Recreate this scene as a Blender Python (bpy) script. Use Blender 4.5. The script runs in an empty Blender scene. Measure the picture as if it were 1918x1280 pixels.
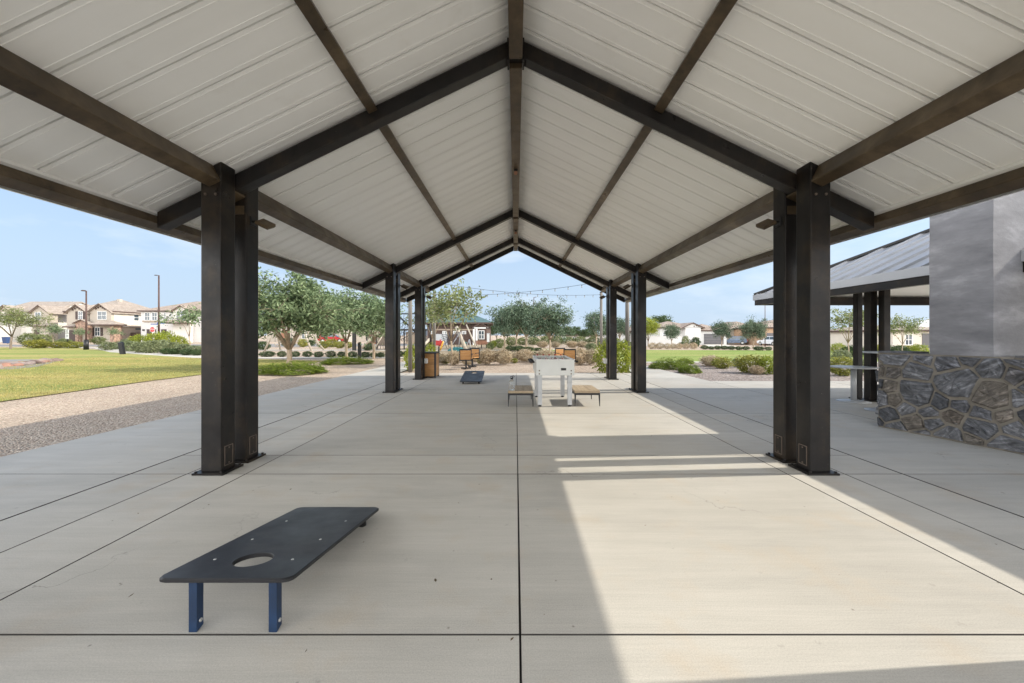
import bpy, bmesh, math, random
from mathutils import Vector, Matrix, noise as mnoise

# ------------------------------------------------------------------ camera, light, exposure
scene = bpy.context.scene
COL = scene.collection
R = math.radians
CAM_Z, F, CX, CY = 1.36, 746.0, 966.0, 628.0
cd = bpy.data.cameras.new('camera')
cd.sensor_width = 36.0
cd.lens = F / 1918 * 36.0
cd.shift_x = -(CX - 959) / 1918
cd.shift_y = -(640 - CY) / 1918
cd.clip_start, cd.clip_end = 0.05, 3000
cam = bpy.data.objects.new('camera', cd)
cam.location = (0, 0, CAM_Z)
cam.rotation_euler = (R(90), 0, 0)
COL.objects.link(cam)
scene.camera = cam

SUN_DIR = Vector((1.0, 0.07, 0.707)).normalized()
SUN_EL = math.asin(SUN_DIR.z)
SUN_AZ = math.atan2(SUN_DIR.x, SUN_DIR.y)      # clockwise from +Y
w = bpy.data.worlds.new('World')
scene.world = w
w.use_nodes = True
nt = w.node_tree
for n in list(nt.nodes): nt.nodes.remove(n)
out = nt.nodes.new('ShaderNodeOutputWorld')
bg = nt.nodes.new('ShaderNodeBackground')
sky = nt.nodes.new('ShaderNodeTexSky')
sky.sky_type = 'NISHITA'
sky.sun_disc = False
sky.sun_elevation = SUN_EL
sky.sun_rotation = SUN_AZ
sky.altitude = 350
sky.air_density = 1.0
sky.dust_density = 0.6
sky.ozone_density = 1.6
bg.inputs['Strength'].default_value = 0.10
# thin clouds in the blue, and an added bright deck, unseen behind and beside the camera, to fill the shade
def wn(t, **kw):
    n = nt.nodes.new(t)
    for k, v in kw.items(): setattr(n, k, v)
    return n
tc = wn('ShaderNodeTexCoord')
mp = wn('ShaderNodeMapping'); mp.inputs['Scale'].default_value = (1.0, 1.0, 3.0); mp.inputs['Location'].default_value = (0.35, 0.2, 0.1)
ns = wn('ShaderNodeTexNoise'); ns.inputs['Scale'].default_value = 3.4; ns.inputs['Detail'].default_value = 7; ns.inputs['Roughness'].default_value = 0.55
cr = wn('ShaderNodeValToRGB')
cr.color_ramp.elements[0].position = 0.53
cr.color_ramp.elements[1].position = 0.78
cr.color_ramp.elements[1].color = (0.55, 0.55, 0.55, 1)
mx = wn('ShaderNodeMix', data_type='RGBA')
nt.links.new(tc.outputs['Generated'], mp.inputs['Vector'])
nt.links.new(mp.outputs['Vector'], ns.inputs['Vector'])
nt.links.new(ns.outputs['Fac'], cr.inputs['Fac'])
nt.links.new(cr.outputs['Color'], mx.inputs[0])
# pale summer haze low down, thinning out upwards
sz = wn('ShaderNodeSeparateXYZ'); nt.links.new(tc.outputs['Generated'], sz.inputs['Vector'])
hz = wn('ShaderNodeMapRange', interpolation_type='SMOOTHSTEP')
hz.inputs['From Min'].default_value = 0.02; hz.inputs['From Max'].default_value = 0.45
hz.inputs['To Min'].default_value = 0.92; hz.inputs['To Max'].default_value = 0.25
nt.links.new(sz.outputs['Z'], hz.inputs['Value'])
hm = wn('ShaderNodeMix', data_type='RGBA'); hm.inputs[7].default_value = (2.75, 3.5, 4.5, 1)
nt.links.new(hz.outputs['Result'], hm.inputs[0]); nt.links.new(sky.outputs['Color'], hm.inputs[6])
nt.links.new(hm.outputs[2], mx.inputs[6])
mx.inputs[7].default_value = (5.2, 5.5, 5.8, 1)
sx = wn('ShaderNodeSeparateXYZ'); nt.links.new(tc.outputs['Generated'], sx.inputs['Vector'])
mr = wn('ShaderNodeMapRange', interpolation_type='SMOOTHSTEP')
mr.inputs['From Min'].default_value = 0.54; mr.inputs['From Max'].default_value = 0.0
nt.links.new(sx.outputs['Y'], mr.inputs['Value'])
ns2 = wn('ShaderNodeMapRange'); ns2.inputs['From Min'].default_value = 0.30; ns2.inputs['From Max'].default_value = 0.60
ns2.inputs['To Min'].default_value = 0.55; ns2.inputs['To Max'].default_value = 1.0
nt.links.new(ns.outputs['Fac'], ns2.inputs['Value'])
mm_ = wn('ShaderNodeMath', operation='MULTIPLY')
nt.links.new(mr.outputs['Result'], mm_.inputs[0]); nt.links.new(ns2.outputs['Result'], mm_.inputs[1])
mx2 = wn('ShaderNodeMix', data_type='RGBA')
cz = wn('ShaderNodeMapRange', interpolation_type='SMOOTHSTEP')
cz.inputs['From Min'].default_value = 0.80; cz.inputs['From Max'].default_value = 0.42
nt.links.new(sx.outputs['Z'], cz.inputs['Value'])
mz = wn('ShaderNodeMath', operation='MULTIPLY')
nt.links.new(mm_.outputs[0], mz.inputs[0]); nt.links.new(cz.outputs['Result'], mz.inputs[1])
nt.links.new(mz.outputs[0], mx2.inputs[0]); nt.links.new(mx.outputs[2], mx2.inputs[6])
mx2.inputs[7].default_value = (22.6, 22.5, 22.2, 1)  # brightness of the added deck, set to lift the shade under the roof
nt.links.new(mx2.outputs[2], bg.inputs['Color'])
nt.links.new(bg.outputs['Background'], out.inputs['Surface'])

sd = bpy.data.lights.new('sun', 'SUN')
sd.energy = 2.6
sd.angle = R(0.5)
sd.color = (1.0, 0.925, 0.80)
sun = bpy.data.objects.new('sun', sd)
sun.rotation_euler = SUN_DIR.to_track_quat('Z', 'Y').to_euler()
COL.objects.link(sun)

scene.view_settings.view_transform = 'Standard'
scene.view_settings.look = 'None'
scene.view_settings.gamma = 1
scene.view_settings.exposure = 1.04
scene.render.engine = 'CYCLES'
scene.cycles.max_bounces = 8
scene.cycles.diffuse_bounces = 5

rnd = random.Random(7)

# ------------------------------------------------------------------ helpers
def smooth(a, b, t):
    t = max(0.0, min(1.0, (t - a) / (b - a)))
    return t * t * (3 - 2 * t)

def gz(x, y):
    """height of the ground: level, falling gently towards the far right"""
    return -0.03 - 0.45 * smooth(36, 72, y) * smooth(3, 20, x)

def P(px, py, y):
    return Vector(((px - CX) / F * y, y, CAM_Z - (py - CY) / F * y))

def G(px, py):
    y = CAM_Z * F / (py - CY)
    return Vector(((px - CX) / F * y, y, 0))

def XP(px, y): return (px - CX) / F * y
def ZP(py, y): return CAM_Z - (py - CY) / F * y

def tag(o, label=None, cat=None, group=None, kind=None):
    if label: o['label'] = label
    if cat: o['category'] = cat
    if group: o['group'] = group
    if kind: o['kind'] = kind
    return o

def empty(name, loc=(0, 0, 0), rz=0.0):
    o = bpy.data.objects.new(name, None)
    o.empty_display_size = 0.2
    o.location = loc
    o.rotation_euler = (0, 0, rz)
    COL.objects.link(o)
    return o

class MB:
    def __init__(self):
        self.v, self.f, self.m, self.s = [], [], [], []
    def add(self, vs, fs, m=0, s=False):
        b = len(self.v)
        self.v += [tuple(q) for q in vs]
        for f in fs:
            self.f.append([b + i for i in f]); self.m.append(m); self.s.append(s)
        return self
    def box(self, x0, x1, y0, y1, z0, z1, m=0):
        vs = [(x0,y0,z0),(x1,y0,z0),(x1,y1,z0),(x0,y1,z0),(x0,y0,z1),(x1,y0,z1),(x1,y1,z1),(x0,y1,z1)]
        return self.add(vs, [(0,3,2,1),(4,5,6,7),(0,1,5,4),(1,2,6,5),(2,3,7,6),(3,0,4,7)], m)
    def hexa(self, bottom, top, m=0):
        return self.add(list(bottom) + list(top), [(0,3,2,1),(4,5,6,7),(0,1,5,4),(1,2,6,5),(2,3,7,6),(3,0,4,7)], m)
    def bar(self, p0, p1, w, d, up=(0,0,1), m=0):
        """rectangular bar from p0 to p1, w wide and d deep"""
        p0, p1 = Vector(p0), Vector(p1)
        a = (p1 - p0).normalized(); up = Vector(up)
        sx = a.cross(up)
        if sx.length < 1e-4: sx = a.cross(Vector((1,0,0)))
        sx.normalize(); uz = sx.cross(a).normalized()
        q = []
        for p in (p0, p1):
            for i, j in ((-1,-1),(1,-1),(1,1),(-1,1)):
                q.append(p + sx*(i*w/2) + uz*(j*d/2))
        return self.add(q, [(0,3,2,1),(4,5,6,7),(0,1,5,4),(1,2,6,5),(2,3,7,6),(3,0,4,7)], m)
    def tube(self, pts, rs, n=8, m=0, caps=True, s=True):
        pts = [Vector(p) for p in pts]
        if not hasattr(rs, '__len__'): rs = [rs]*len(pts)
        vs, fs = [], []
        for k, p in enumerate(pts):
            a = (pts[min(k+1, len(pts)-1)] - pts[max(k-1, 0)]).normalized()
            ref = Vector((0,0,1)) if abs(a.z) < 0.92 else Vector((1,0,0))
            u = a.cross(ref).normalized(); v = a.cross(u).normalized()
            for i in range(n):
                t = 2*math.pi*i/n
                vs.append(p + u*(rs[k]*math.cos(t)) + v*(rs[k]*math.sin(t)))
        for k in range(len(pts)-1):
            for i in range(n):
                j = (i+1) % n
                fs.append((k*n+i, k*n+j, (k+1)*n+j, (k+1)*n+i))
        self.add(vs, fs, m, s)
        if caps:
            b = len(self.v) - len(vs)
            self.f.append([b+i for i in reversed(range(n))]); self.m.append(m); self.s.append(False)
            self.f.append([b+(len(pts)-1)*n+i for i in range(n)]); self.m.append(m); self.s.append(False)
        return self
    def lathe(self, c, prof, n=20, m=0, s=True):
        """prof: (radius, z) pairs from bottom to top round the point c"""
        vs, fs = [], []
        for r, z in prof:
            for i in range(n):
                t = 2*math.pi*i/n
                vs.append((c[0]+r*math.cos(t), c[1]+r*math.sin(t), c[2]+z))
        for k in range(len(prof)-1):
            for i in range(n):
                j = (i+1) % n
                fs.append((k*n+i, k*n+j, (k+1)*n+j, (k+1)*n+i))
        self.add(vs, fs, m, s)
        b = len(self.v) - len(vs)
        self.f.append([b+i for i in reversed(range(n))]); self.m.append(m); self.s.append(False)
        self.f.append([b+(len(prof)-1)*n+i for i in range(n)]); self.m.append(m); self.s.append(False)
        return self
    def prism(self, poly, a, b, axis='y', m=0):
        """poly of 2-D points swept along an axis from a to b"""
        def pt(q, t):
            return {'y': (q[0], t, q[1]), 'x': (t, q[0], q[1]), 'z': (q[0], q[1], t)}[axis]
        n = len(poly)
        vs = [pt(q, a) for q in poly] + [pt(q, b) for q in poly]
        fs = [tuple(reversed(range(n))), tuple(range(n, 2*n))]
        fs += [(i, (i+1) % n, n+(i+1) % n, n+i) for i in range(n)]
        return self.add(vs, fs, m)
    def mesh(self, name, mats, bevel=0.0, fix=True):
        me = bpy.data.meshes.new(name)
        me.from_pydata(self.v, [], self.f)
        for mt in (mats if isinstance(mats, (list, tuple)) else [mats]): me.materials.append(mt)
        me.polygons.foreach_set('material_index', self.m)
        me.polygons.foreach_set('use_smooth', self.s)
        if fix or bevel:
            bm = bmesh.new(); bm.from_mesh(me)
            if fix: bmesh.ops.recalc_face_normals(bm, faces=bm.faces[:])
            if bevel:
                es = [e for e in bm.edges if len(e.link_faces) == 2 and e.calc_face_angle(0) > 0.6]
                bmesh.ops.bevel(bm, geom=es, offset=bevel, segments=2, profile=0.6, affect='EDGES', clamp_overlap=True)
            bm.to_mesh(me); bm.free()
        me.update()
        return me
    def build(self, name, mats, parent=None, loc=(0,0,0), bevel=0.0, fix=True):
        o = bpy.data.objects.new(name, self.mesh(name, mats, bevel, fix))
        o.location = loc
        if parent is not None: o.parent = parent
        COL.objects.link(o)
        return o

def put(name, me, parent=None, loc=(0,0,0), rz=0.0, sc=(1,1,1)):
    o = bpy.data.objects.new(name, me)
    o.location = loc; o.rotation_euler = (0,0,rz); o.scale = sc
    if parent is not None: o.parent = parent
    COL.objects.link(o)
    return o

def copy_tree(o, parent=None):
    c = o.copy(); COL.objects.link(c)
    if parent is not None: c.parent = parent
    for ch in [k for k in o.children]: copy_tree(ch, c)
    return c

ORD = ['first','second','third','fourth','fifth','sixth','seventh','eighth','ninth','tenth','eleventh','twelfth','thirteenth','fourteenth','fifteenth','sixteenth','seventeenth','eighteenth','nineteenth','twentieth']

# ------------------------------------------------------------------ materials
class NT:
    def __init__(self, name):
        self.mat = bpy.data.materials.new(name); self.mat.use_nodes = True
        self.t = self.mat.node_tree
        self.b = self.t.nodes['Principled BSDF']
        self.o = self.t.nodes['Material Output']
    def n(self, typ, **kw):
        nd = self.t.nodes.new(typ)
        for k, v in kw.items(): setattr(nd, k, v)
        return nd
    def l(self, a, b): self.t.links.new(a, b)
    def co(self, which='Object', scale=(1,1,1)):
        c = self.n('ShaderNodeTexCoord'); m = self.n('ShaderNodeMapping')
        m.inputs['Scale'].default_value = scale
        self.l(c.outputs[which], m.inputs['Vector'])
        return m.outputs['Vector']
    def pos(self, scale=(1,1,1)):
        c = self.n('ShaderNodeNewGeometry'); m = self.n('ShaderNodeMapping')
        m.inputs['Scale'].default_value = scale
        self.l(c.outputs['Position'], m.inputs['Vector'])
        return m.outputs['Vector']
    def noise(self, vec, scale, detail=4, rough=0.55):
        k = self.n('ShaderNodeTexNoise')
        k.inputs['Scale'].default_value = scale; k.inputs['Detail'].default_value = detail
        k.inputs['Roughness'].default_value = rough
        self.l(vec, k.inputs['Vector']); return k.outputs['Fac']
    def ramp(self, fac, stops):
        r = self.n('ShaderNodeValToRGB'); e = r.color_ramp.elements
        while len(e) < len(stops): e.new(0.5)
        for i, (p, c) in enumerate(stops):
            e[i].position = p
            e[i].color = (c, c, c, 1) if not hasattr(c, '__len__') else tuple(c) + (1,)
        self.l(fac, r.inputs['Fac']); return r.outputs['Color']
    def mix(self, fac, a, b, blend='MIX'):
        x = self.n('ShaderNodeMix', data_type='RGBA', blend_type=blend)
        for s, v in ((x.inputs[0], fac), (x.inputs[6], a), (x.inputs[7], b)):
            if hasattr(v, 'links') or hasattr(v, 'is_linked'): self.l(v, s)
            elif hasattr(v, '__len__'): s.default_value = tuple(v)[:3] + (1,)
            else: s.default_value = v
        return x.outputs[2]
    def bump(self, h, strength=0.3, dist=0.01, nrm=None):
        b = self.n('ShaderNodeBump')
        b.inputs['Strength'].default_value = strength; b.inputs['Distance'].default_value = dist
        self.l(h, b.inputs['Height'])
        if nrm is not None: self.l(nrm, b.inputs['Normal'])
        return b.outputs['Normal']
    def color(self, c):
        if hasattr(c, '__len__'): self.b.inputs['Base Color'].default_value = tuple(c)[:3] + (1,)
        else: self.l(c, self.b.inputs['Base Color'])
    def set(self, rough=None, metal=None, normal=None, spec=None):
        if rough is not None:
            if hasattr(rough, 'is_linked'): self.l(rough, self.b.inputs['Roughness'])
            else: self.b.inputs['Roughness'].default_value = rough
        if metal is not None: self.b.inputs['Metallic'].default_value = metal
        if spec is not None: self.b.inputs['Specular IOR Level'].default_value = spec
        if normal is not None: self.l(normal, self.b.inputs['Normal'])

def plain(name, c, rough=0.6, metal=0.0, var=0.18, scale=3.0, bump=0.0, spec=0.5):
    """a colour that is never quite even: broad mottling and fine grain"""
    k = NT(name)
    v = k.co('Object')
    n1 = k.noise(v, scale, 5)
    d = tuple(x*(1-var) for x in c); e = tuple(min(1, x*(1+var)) for x in c)
    k.color(k.ramp(n1, [(0.3, d), (0.7, e)]))
    k.set(rough, metal, None, spec)
    if bump: k.set(normal=k.bump(k.noise(v, scale*14, 3), bump, 0.01))
    return k.mat

def m_concrete():
    k = NT('concrete'); v = k.pos()
    base = k.ramp(k.noise(v, 0.55, 6), [(0.3, (0.425,0.402,0.36)), (0.7, (0.50,0.476,0.432))])
    tone = k.n('ShaderNodeAttribute', attribute_name='tone')
    base = k.mix(1.0, base, tone.outputs['Color'], 'MULTIPLY')
    # trowel sweep, warm blotches, grey scuffs, black specks
    sweep = k.noise(k.pos((0.5, 5.0, 1)), 1.6, 5)
    base = k.mix(0.5, base, k.ramp(sweep, [(0.35, (0.90,0.90,0.90)), (0.65, (1.07,1.07,1.07))]), 'MULTIPLY')
    broom = k.noise(k.pos((2.5, 110, 1)), 1.0, 4, 0.6)
    base = k.mix(0.5, base, k.ramp(broom, [(0.3, 0.88), (0.7, 1.1)]), 'MULTIPLY')
    blot = k.ramp(k.noise(v, 1.9, 7, 0.62), [(0.54, 0.0), (0.74, 0.45)])
    base = k.mix(blot, base, (0.44,0.35,0.245))
    scuff = k.ramp(k.noise(v, 5.5, 9, 0.7), [(0.64, 0.0), (0.73, 0.5)])
    base = k.mix(scuff, base, (0.17,0.155,0.14))
    vo = k.n('ShaderNodeTexVoronoi', feature='F1'); vo.inputs['Scale'].default_value = 5.0
    k.l(v, vo.inputs['Vector'])
    sp = k.ramp(vo.outputs['Distance'], [(0.0, 0.85), (0.045, 0.0)])
    base = k.mix(sp, base, (0.09,0.075,0.06))
    ck = k.n('ShaderNodeTexVoronoi', feature='DISTANCE_TO_EDGE'); ck.inputs['Scale'].default_value = 0.42
    wob = k.n('ShaderNodeVectorMath', operation='ADD'); nz = k.n('ShaderNodeTexNoise'); nz.inputs['Scale'].default_value = 2.5; nz.inputs['Detail'].default_value = 6
    k.l(v, nz.inputs['Vector']); k.l(v, wob.inputs[0]); k.l(nz.outputs['Color'], wob.inputs[1]); k.l(wob.outputs[0], ck.inputs['Vector'])
    crack = k.ramp(ck.outputs['Distance'], [(0.0, 1.0), (0.0035, 0.0)])
    cmask = k.ramp(k.noise(v, 0.35, 2), [(0.52, 0.0), (0.6, 0.6)])
    cmul = k.n('ShaderNodeMath', operation='MULTIPLY'); k.l(crack, cmul.inputs[0]); k.l(cmask, cmul.inputs[1])
    base = k.mix(cmul.outputs[0], base, (0.16,0.145,0.125))
    dirt = k.ramp(k.noise(k.pos((0.8,2.2,1)), 0.9, 8, 0.68), [(0.5, 0.0), (0.72, 0.38)])
    base = k.mix(dirt, base, (0.30,0.285,0.26))
    fine = k.noise(v, 160, 3)
    base = k.mix(0.6, base, k.ramp(fine, [(0.3, 0.78), (0.7, 1.16)]), 'MULTIPLY')
    drip = k.ramp(k.noise(v, 11, 8, 0.75), [(0.70, 0.0), (0.76, 0.4)])
    base = k.mix(drip, base, (0.20,0.185,0.165))
    k.color(base)
    k.set(0.72, 0, k.bump(fine, 0.12, 0.004, k.bump(sweep, 0.15, 0.006)), 0.35)
    return k.mat

def m_steel(name, c1, c2, c3):
    k = NT(name); v = k.pos()
    n1 = k.noise(v, 2.2, 9, 0.68)
    base = k.ramp(n1, [(0.33, c1), (0.52, c2), (0.68, c3)])
    ox = k.ramp(k.noise(k.pos((1,1,0.5)), 4.5, 6, 0.6), [(0.62, 0.0), (0.68, 0.55)])
    base = k.mix(ox, base, tuple(q*0.45 for q in c1))
    streak = k.noise(k.pos((9, 9, 0.6)), 1.4, 5)
    base = k.mix(0.55, base, k.ramp(streak, [(0.3, 0.7), (0.7, 1.3)]), 'MULTIPLY')
    spk = k.ramp(k.noise(v, 45, 2), [(0.74, 0.0), (0.78, 0.5)])
    base = k.mix(spk, base, (0.16,0.14,0.12))
    k.color(base)
    k.set(k.ramp(k.noise(v, 5, 6), [(0.3, 0.27), (0.7, 0.48)]), 0.1, k.bump(n1, 0.12, 0.006), 0.30)
    return k.mat

def m_panel():
    k = NT('roof_panel_paint'); v = k.pos()
    n = k.noise(k.pos((0.25, 3.5, 0.25)), 0.8, 4)
    base = k.ramp(n, [(0.3, (0.825,0.82,0.795)), (0.7, (0.875,0.87,0.85))])
    dirt = k.ramp(k.noise(v, 2.6, 8, 0.65), [(0.60, 0.0), (0.82, 0.22)])
    base = k.mix(dirt, base, (0.55,0.50,0.42))
    k.color(base); k.set(0.45, 0, None, 0.4)
    return k.mat

def m_gravel(name, cols, scale, dist):
    k = NT(name); v = k.pos()
    vo = k.n('ShaderNodeTexVoronoi', feature='F1'); vo.inputs['Scale'].default_value = scale
    k.l(v, vo.inputs['Vector'])
    sep = k.n('ShaderNodeSeparateColor'); k.l(vo.outputs['Color'], sep.inputs['Color'])
    st = [(i/(len(cols)-1), c) for i, c in enumerate(cols)]
    base = k.ramp(sep.outputs['Red'], st)
    big = k.noise(v, 0.45, 5)
    base = k.mix(0.8, base, k.ramp(big, [(0.3, 0.82), (0.7, 1.12)]), 'MULTIPLY')
    edge = k.ramp(vo.outputs['Distance'], [(0.35, 1.0), (0.75, 0.45)])
    base = k.mix(0.7, base, edge, 'MULTIPLY')
    k.color(base)
    inv = k.ramp(vo.outputs['Distance'], [(0.0, 1.0), (0.8, 0.0)])
    k.set(0.9, 0, k.bump(inv, 0.9, dist), 0.2)
    return k.mat

def m_lawn(name, ca, cb, cc):
    k = NT(name); v = k.pos()
    broad = k.noise(k.pos((0.07, 0.42, 1)), 1.0, 6)
    base = k.ramp(broad, [(0.30, ca), (0.47, cb), (0.62, cc)])
    mid = k.noise(v, 4.5, 6, 0.65)
    base = k.mix(0.8, base, k.ramp(mid, [(0.3, 0.72), (0.7, 1.25)]), 'MULTIPLY')
    fine = k.noise(v, 60, 4, 0.7)
    base = k.mix(0.8, base, k.ramp(fine, [(0.25, 0.55), (0.75, 1.4)]), 'MULTIPLY')
    k.color(base); k.set(0.95, 0, k.bump(fine, 0.8, 0.03), 0.1)
    return k.mat

def m_leaf(name, c1, c2, trans=0.3):
    k = NT(name)
    g = k.n('ShaderNodeNewGeometry')
    oi = k.n('ShaderNodeObjectInfo')
    clump = k.noise(k.co('Object'), 1.3, 3)
    col = k.ramp(g.outputs['Random Per Island'], [(0.0, c1), (1.0, c2)])
    col = k.mix(0.8, col, k.ramp(clump, [(0.3, 0.72), (0.7, 1.25)]), 'MULTIPLY')
    col = k.mix(0.5, col, k.ramp(oi.outputs['Random'], [(0, (0.85,0.9,0.85)), (1, (1.12,1.06,0.95))]), 'MULTIPLY')
    k.color(col); k.set(0.55, 0, None, 0.35)
    tr = k.n('ShaderNodeBsdfTranslucent'); k.l(col, tr.inputs['Color'])
    ms = k.n('ShaderNodeMixShader'); ms.inputs[0].default_value = trans
    k.l(k.b.outputs[0], ms.inputs[1]); k.l(tr.outputs[0], ms.inputs[2])
    k.l(ms.outputs[0], k.o.inputs['Surface'])
    return k.mat

def m_stone():
    k = NT('field_stone'); v = k.pos()
    g = k.n('ShaderNodeNewGeometry')
    at = k.n('ShaderNodeAttribute', attribute_name='strata')
    def sv(scale):
        m = k.n('ShaderNodeMapping'); m.inputs['Scale'].default_value = scale
        k.l(at.outputs['Vector'], m.inputs['Vector']); return m.outputs['Vector']
    base = k.ramp(g.outputs['Random Per Island'], [(0.0, (0.050,0.053,0.060)), (0.25, (0.085,0.088,0.097)), (0.55, (0.135,0.138,0.148)), (0.78, (0.07,0.072,0.082)), (0.9, (0.13,0.115,0.098)), (1.0, (0.10,0.085,0.072))])
    st = k.noise(sv((1.6, 9.0, 1)), 2.6, 9, 0.75)
    base = k.mix(0.95, base, k.ramp(st, [(0.3, 0.3), (0.52, 1.0), (0.68, 2.8)]), 'MULTIPLY')
    blot = k.noise(v, 7, 7, 0.7)
    base = k.mix(0.8, base, k.ramp(blot, [(0.3, 0.5), (0.7, 1.6)]), 'MULTIPLY')
    vein = k.ramp(k.noise(sv((1.2, 5.0, 1)), 4.5, 9, 0.75), [(0.60, 0.0), (0.66, 0.7)])
    base = k.mix(vein, base, (0.33,0.33,0.335))
    k.color(base)
    k.set(0.7, 0, k.bump(st, 0.6, 0.02, k.bump(k.noise(v, 18, 8, 0.7), 0.6, 0.015)), 0.4)
    return k.mat

def m_stucco():
    k = NT('grey_stucco'); v = k.pos((1.0, 1.0, 2.8))
    n = k.noise(v, 1.5, 8, 0.62)
    base = k.ramp(n, [(0.3, (0.125,0.125,0.135)), (0.52, (0.185,0.185,0.197)), (0.72, (0.30,0.30,0.315))])
    sc = k.ramp(k.noise(k.pos((1.4, 1.4, 5)), 3.6, 8, 0.7), [(0.6, 0.0), (0.72, 0.35)])
    base = k.mix(sc, base, (0.09,0.09,0.10))
    k.color(base); k.set(0.7, 0, k.bump(n, 0.5, 0.02, k.bump(k.noise(k.pos(), 30, 4), 0.25, 0.006)), 0.35)
    return k.mat

def m_wood(name, c1, c2, axis=(1, 12, 12)):
    k = NT(name)
    g = k.n('ShaderNodeNewGeometry')
    n = k.noise(k.co('Object', axis), 2.0, 7, 0.65)
    base = k.ramp(n, [(0.3, c1), (0.7, c2)])
    base = k.mix(0.8, base, k.ramp(g.outputs['Random Per Island'], [(0, 0.82), (1, 1.15)]), 'MULTIPLY')
    k.color(base); k.set(0.6, 0, k.bump(n, 0.2, 0.004), 0.35)
    return k.mat

def m_tile(name, c1, c2):
    k = NT(name); v = k.pos()
    wv = k.n('ShaderNodeTexWave', wave_type='BANDS', bands_direction='X'); wv.inputs['Scale'].default_value = 1.1
    wv.inputs['Distortion'].default_value = 0.4
    k.l(v, wv.inputs['Vector'])
    wz = k.n('ShaderNodeTexWave', wave_type='BANDS', bands_direction='Z', wave_profile='SAW'); wz.inputs['Scale'].default_value = 1.6
    k.l(v, wz.inputs['Vector'])
    base = k.ramp(k.noise(v, 1.7, 6, 0.7), [(0.3, c1), (0.7, c2)])
    base = k.mix(0.6, base, k.ramp(k.noise(v, 9, 2), [(0.35, 0.7), (0.65, 1.3)]), 'MULTIPLY')
    base = k.mix(0.6, base, k.ramp(wz.outputs['Fac'], [(0.0, 0.65), (0.3, 1.05)]), 'MULTIPLY')
    k.color(base); k.set(0.85, 0, k.bump(wv.outputs['Fac'], 0.8, 0.08), 0.3)
    return k.mat

def m_glass(name, c, rough=0.06):
    k = NT(name); k.color(c); k.set(rough, 0.0, None, 0.9); return k.mat

M = {}
M['concrete'] = m_concrete()
M['steel'] = m_steel('bronze_steel', (0.007,0.0065,0.007), (0.013,0.011,0.010), (0.034,0.024,0.015))
M['beam'] = m_steel('bronze_steel_beam', (0.04,0.029,0.018), (0.075,0.053,0.031), (0.13,0.094,0.055))
M['panel'] = m_panel()
M['zinc'] = plain('galvanised_metal', (0.62,0.63,0.64), 0.35, 0.35, 0.06, 2.0)
M['roofmetal'] = plain('standing_seam_metal', (0.40,0.405,0.42), 0.4, 0.3, 0.08, 2.0)
M['joint'] = plain('joint_soil', (0.05,0.045,0.04), 0.95)
M['gravel'] = m_gravel('tan_gravel', [(0.28,0.20,0.15), (0.56,0.43,0.33), (0.66,0.54,0.42), (0.40,0.32,0.24), (0.74,0.63,0.51)], 42, 0.02)
M['mulch'] = m_gravel('rose_gravel', [(0.16,0.125,0.11), (0.36,0.30,0.26), (0.46,0.39,0.35), (0.25,0.20,0.175), (0.54,0.48,0.44)], 16, 0.04)
M['bed'] = m_gravel('bed_gravel', [(0.20,0.155,0.10), (0.36,0.29,0.20), (0.44,0.36,0.26), (0.27,0.23,0.14)], 12, 0.03)
M['lawn'] = m_lawn('lawn_grass', (0.17,0.225,0.06), (0.27,0.285,0.09), (0.40,0.33,0.13))
M['lawn2'] = m_lawn('lawn_grass_green', (0.16,0.235,0.055), (0.225,0.28,0.08), (0.29,0.30,0.105))
M['asphalt'] = plain('asphalt', (0.20,0.195,0.19), 0.9, 0, 0.15, 1.0, 0.3)
M['path'] = plain('path_concrete', (0.50,0.47,0.41), 0.8, 0, 0.08, 0.8, 0.1)
M['navy'] = plain('board_laminate', (0.030,0.034,0.043), 0.42, 0, 0.3, 6, 0.06, 0.55)
k = NT('worn_laminate'); v_ = k.co('Object')
b_ = k.ramp(k.noise(v_, 6, 6), [(0.3, (0.024,0.027,0.034)), (0.7, (0.038,0.042,0.052))])
b_ = k.mix(k.ramp(k.noise(k.co('Object', (9, 40, 9)), 3.0, 8, 0.75), [(0.62, 0.0), (0.72, 0.5)]), b_, (0.085,0.088,0.095))
b_ = k.mix(k.ramp(k.noise(v_, 2.2, 7, 0.65), [(0.55, 0.0), (0.8, 0.4)]), b_, (0.10,0.098,0.095))
k.color(b_); k.set(k.ramp(k.noise(v_, 4, 6), [(0.3, 0.34), (0.7, 0.55)]), 0, k.bump(k.noise(v_, 300, 2), 0.15, 0.002), 0.55)
M['navy'] = k.mat
M['edge'] = plain('board_edge', (0.008,0.008,0.010), 0.5)
M['blue'] = plain('blue_paint', (0.004,0.021,0.06), 0.5, 0, 0.3, 6, 0.1)
M['bolt'] = plain('bolt_metal', (0.50,0.50,0.48), 0.35, 0.6, 0.1)
M['white'] = plain('white_paint', (0.74,0.74,0.72), 0.45, 0, 0.05)
M['silver'] = plain('grey_enamel', (0.56,0.57,0.55), 0.42, 0.1, 0.06)
M['leg'] = plain('leg_enamel', (0.40,0.41,0.42), 0.4, 0.2, 0.06)
M['black'] = plain('black_metal', (0.012,0.012,0.013), 0.45, 0.2, 0.2)
M['rubber'] = plain('rubber', (0.02,0.02,0.02), 0.8)
M['red'] = plain('red_plastic', (0.33,0.02,0.02), 0.5)
M['pitch'] = plain('pitch_green', (0.05,0.16,0.06), 0.6)
M['teak'] = m_wood('teak_slat', (0.30,0.23,0.145), (0.44,0.35,0.24), (12,1,12))
M['oak'] = m_wood('orange_board', (0.34,0.17,0.06), (0.48,0.255,0.095), (1.5,8,14))
M['dowel'] = m_wood('pole_timber', (0.30,0.26,0.20), (0.46,0.41,0.335), (6,6,1))
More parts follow.
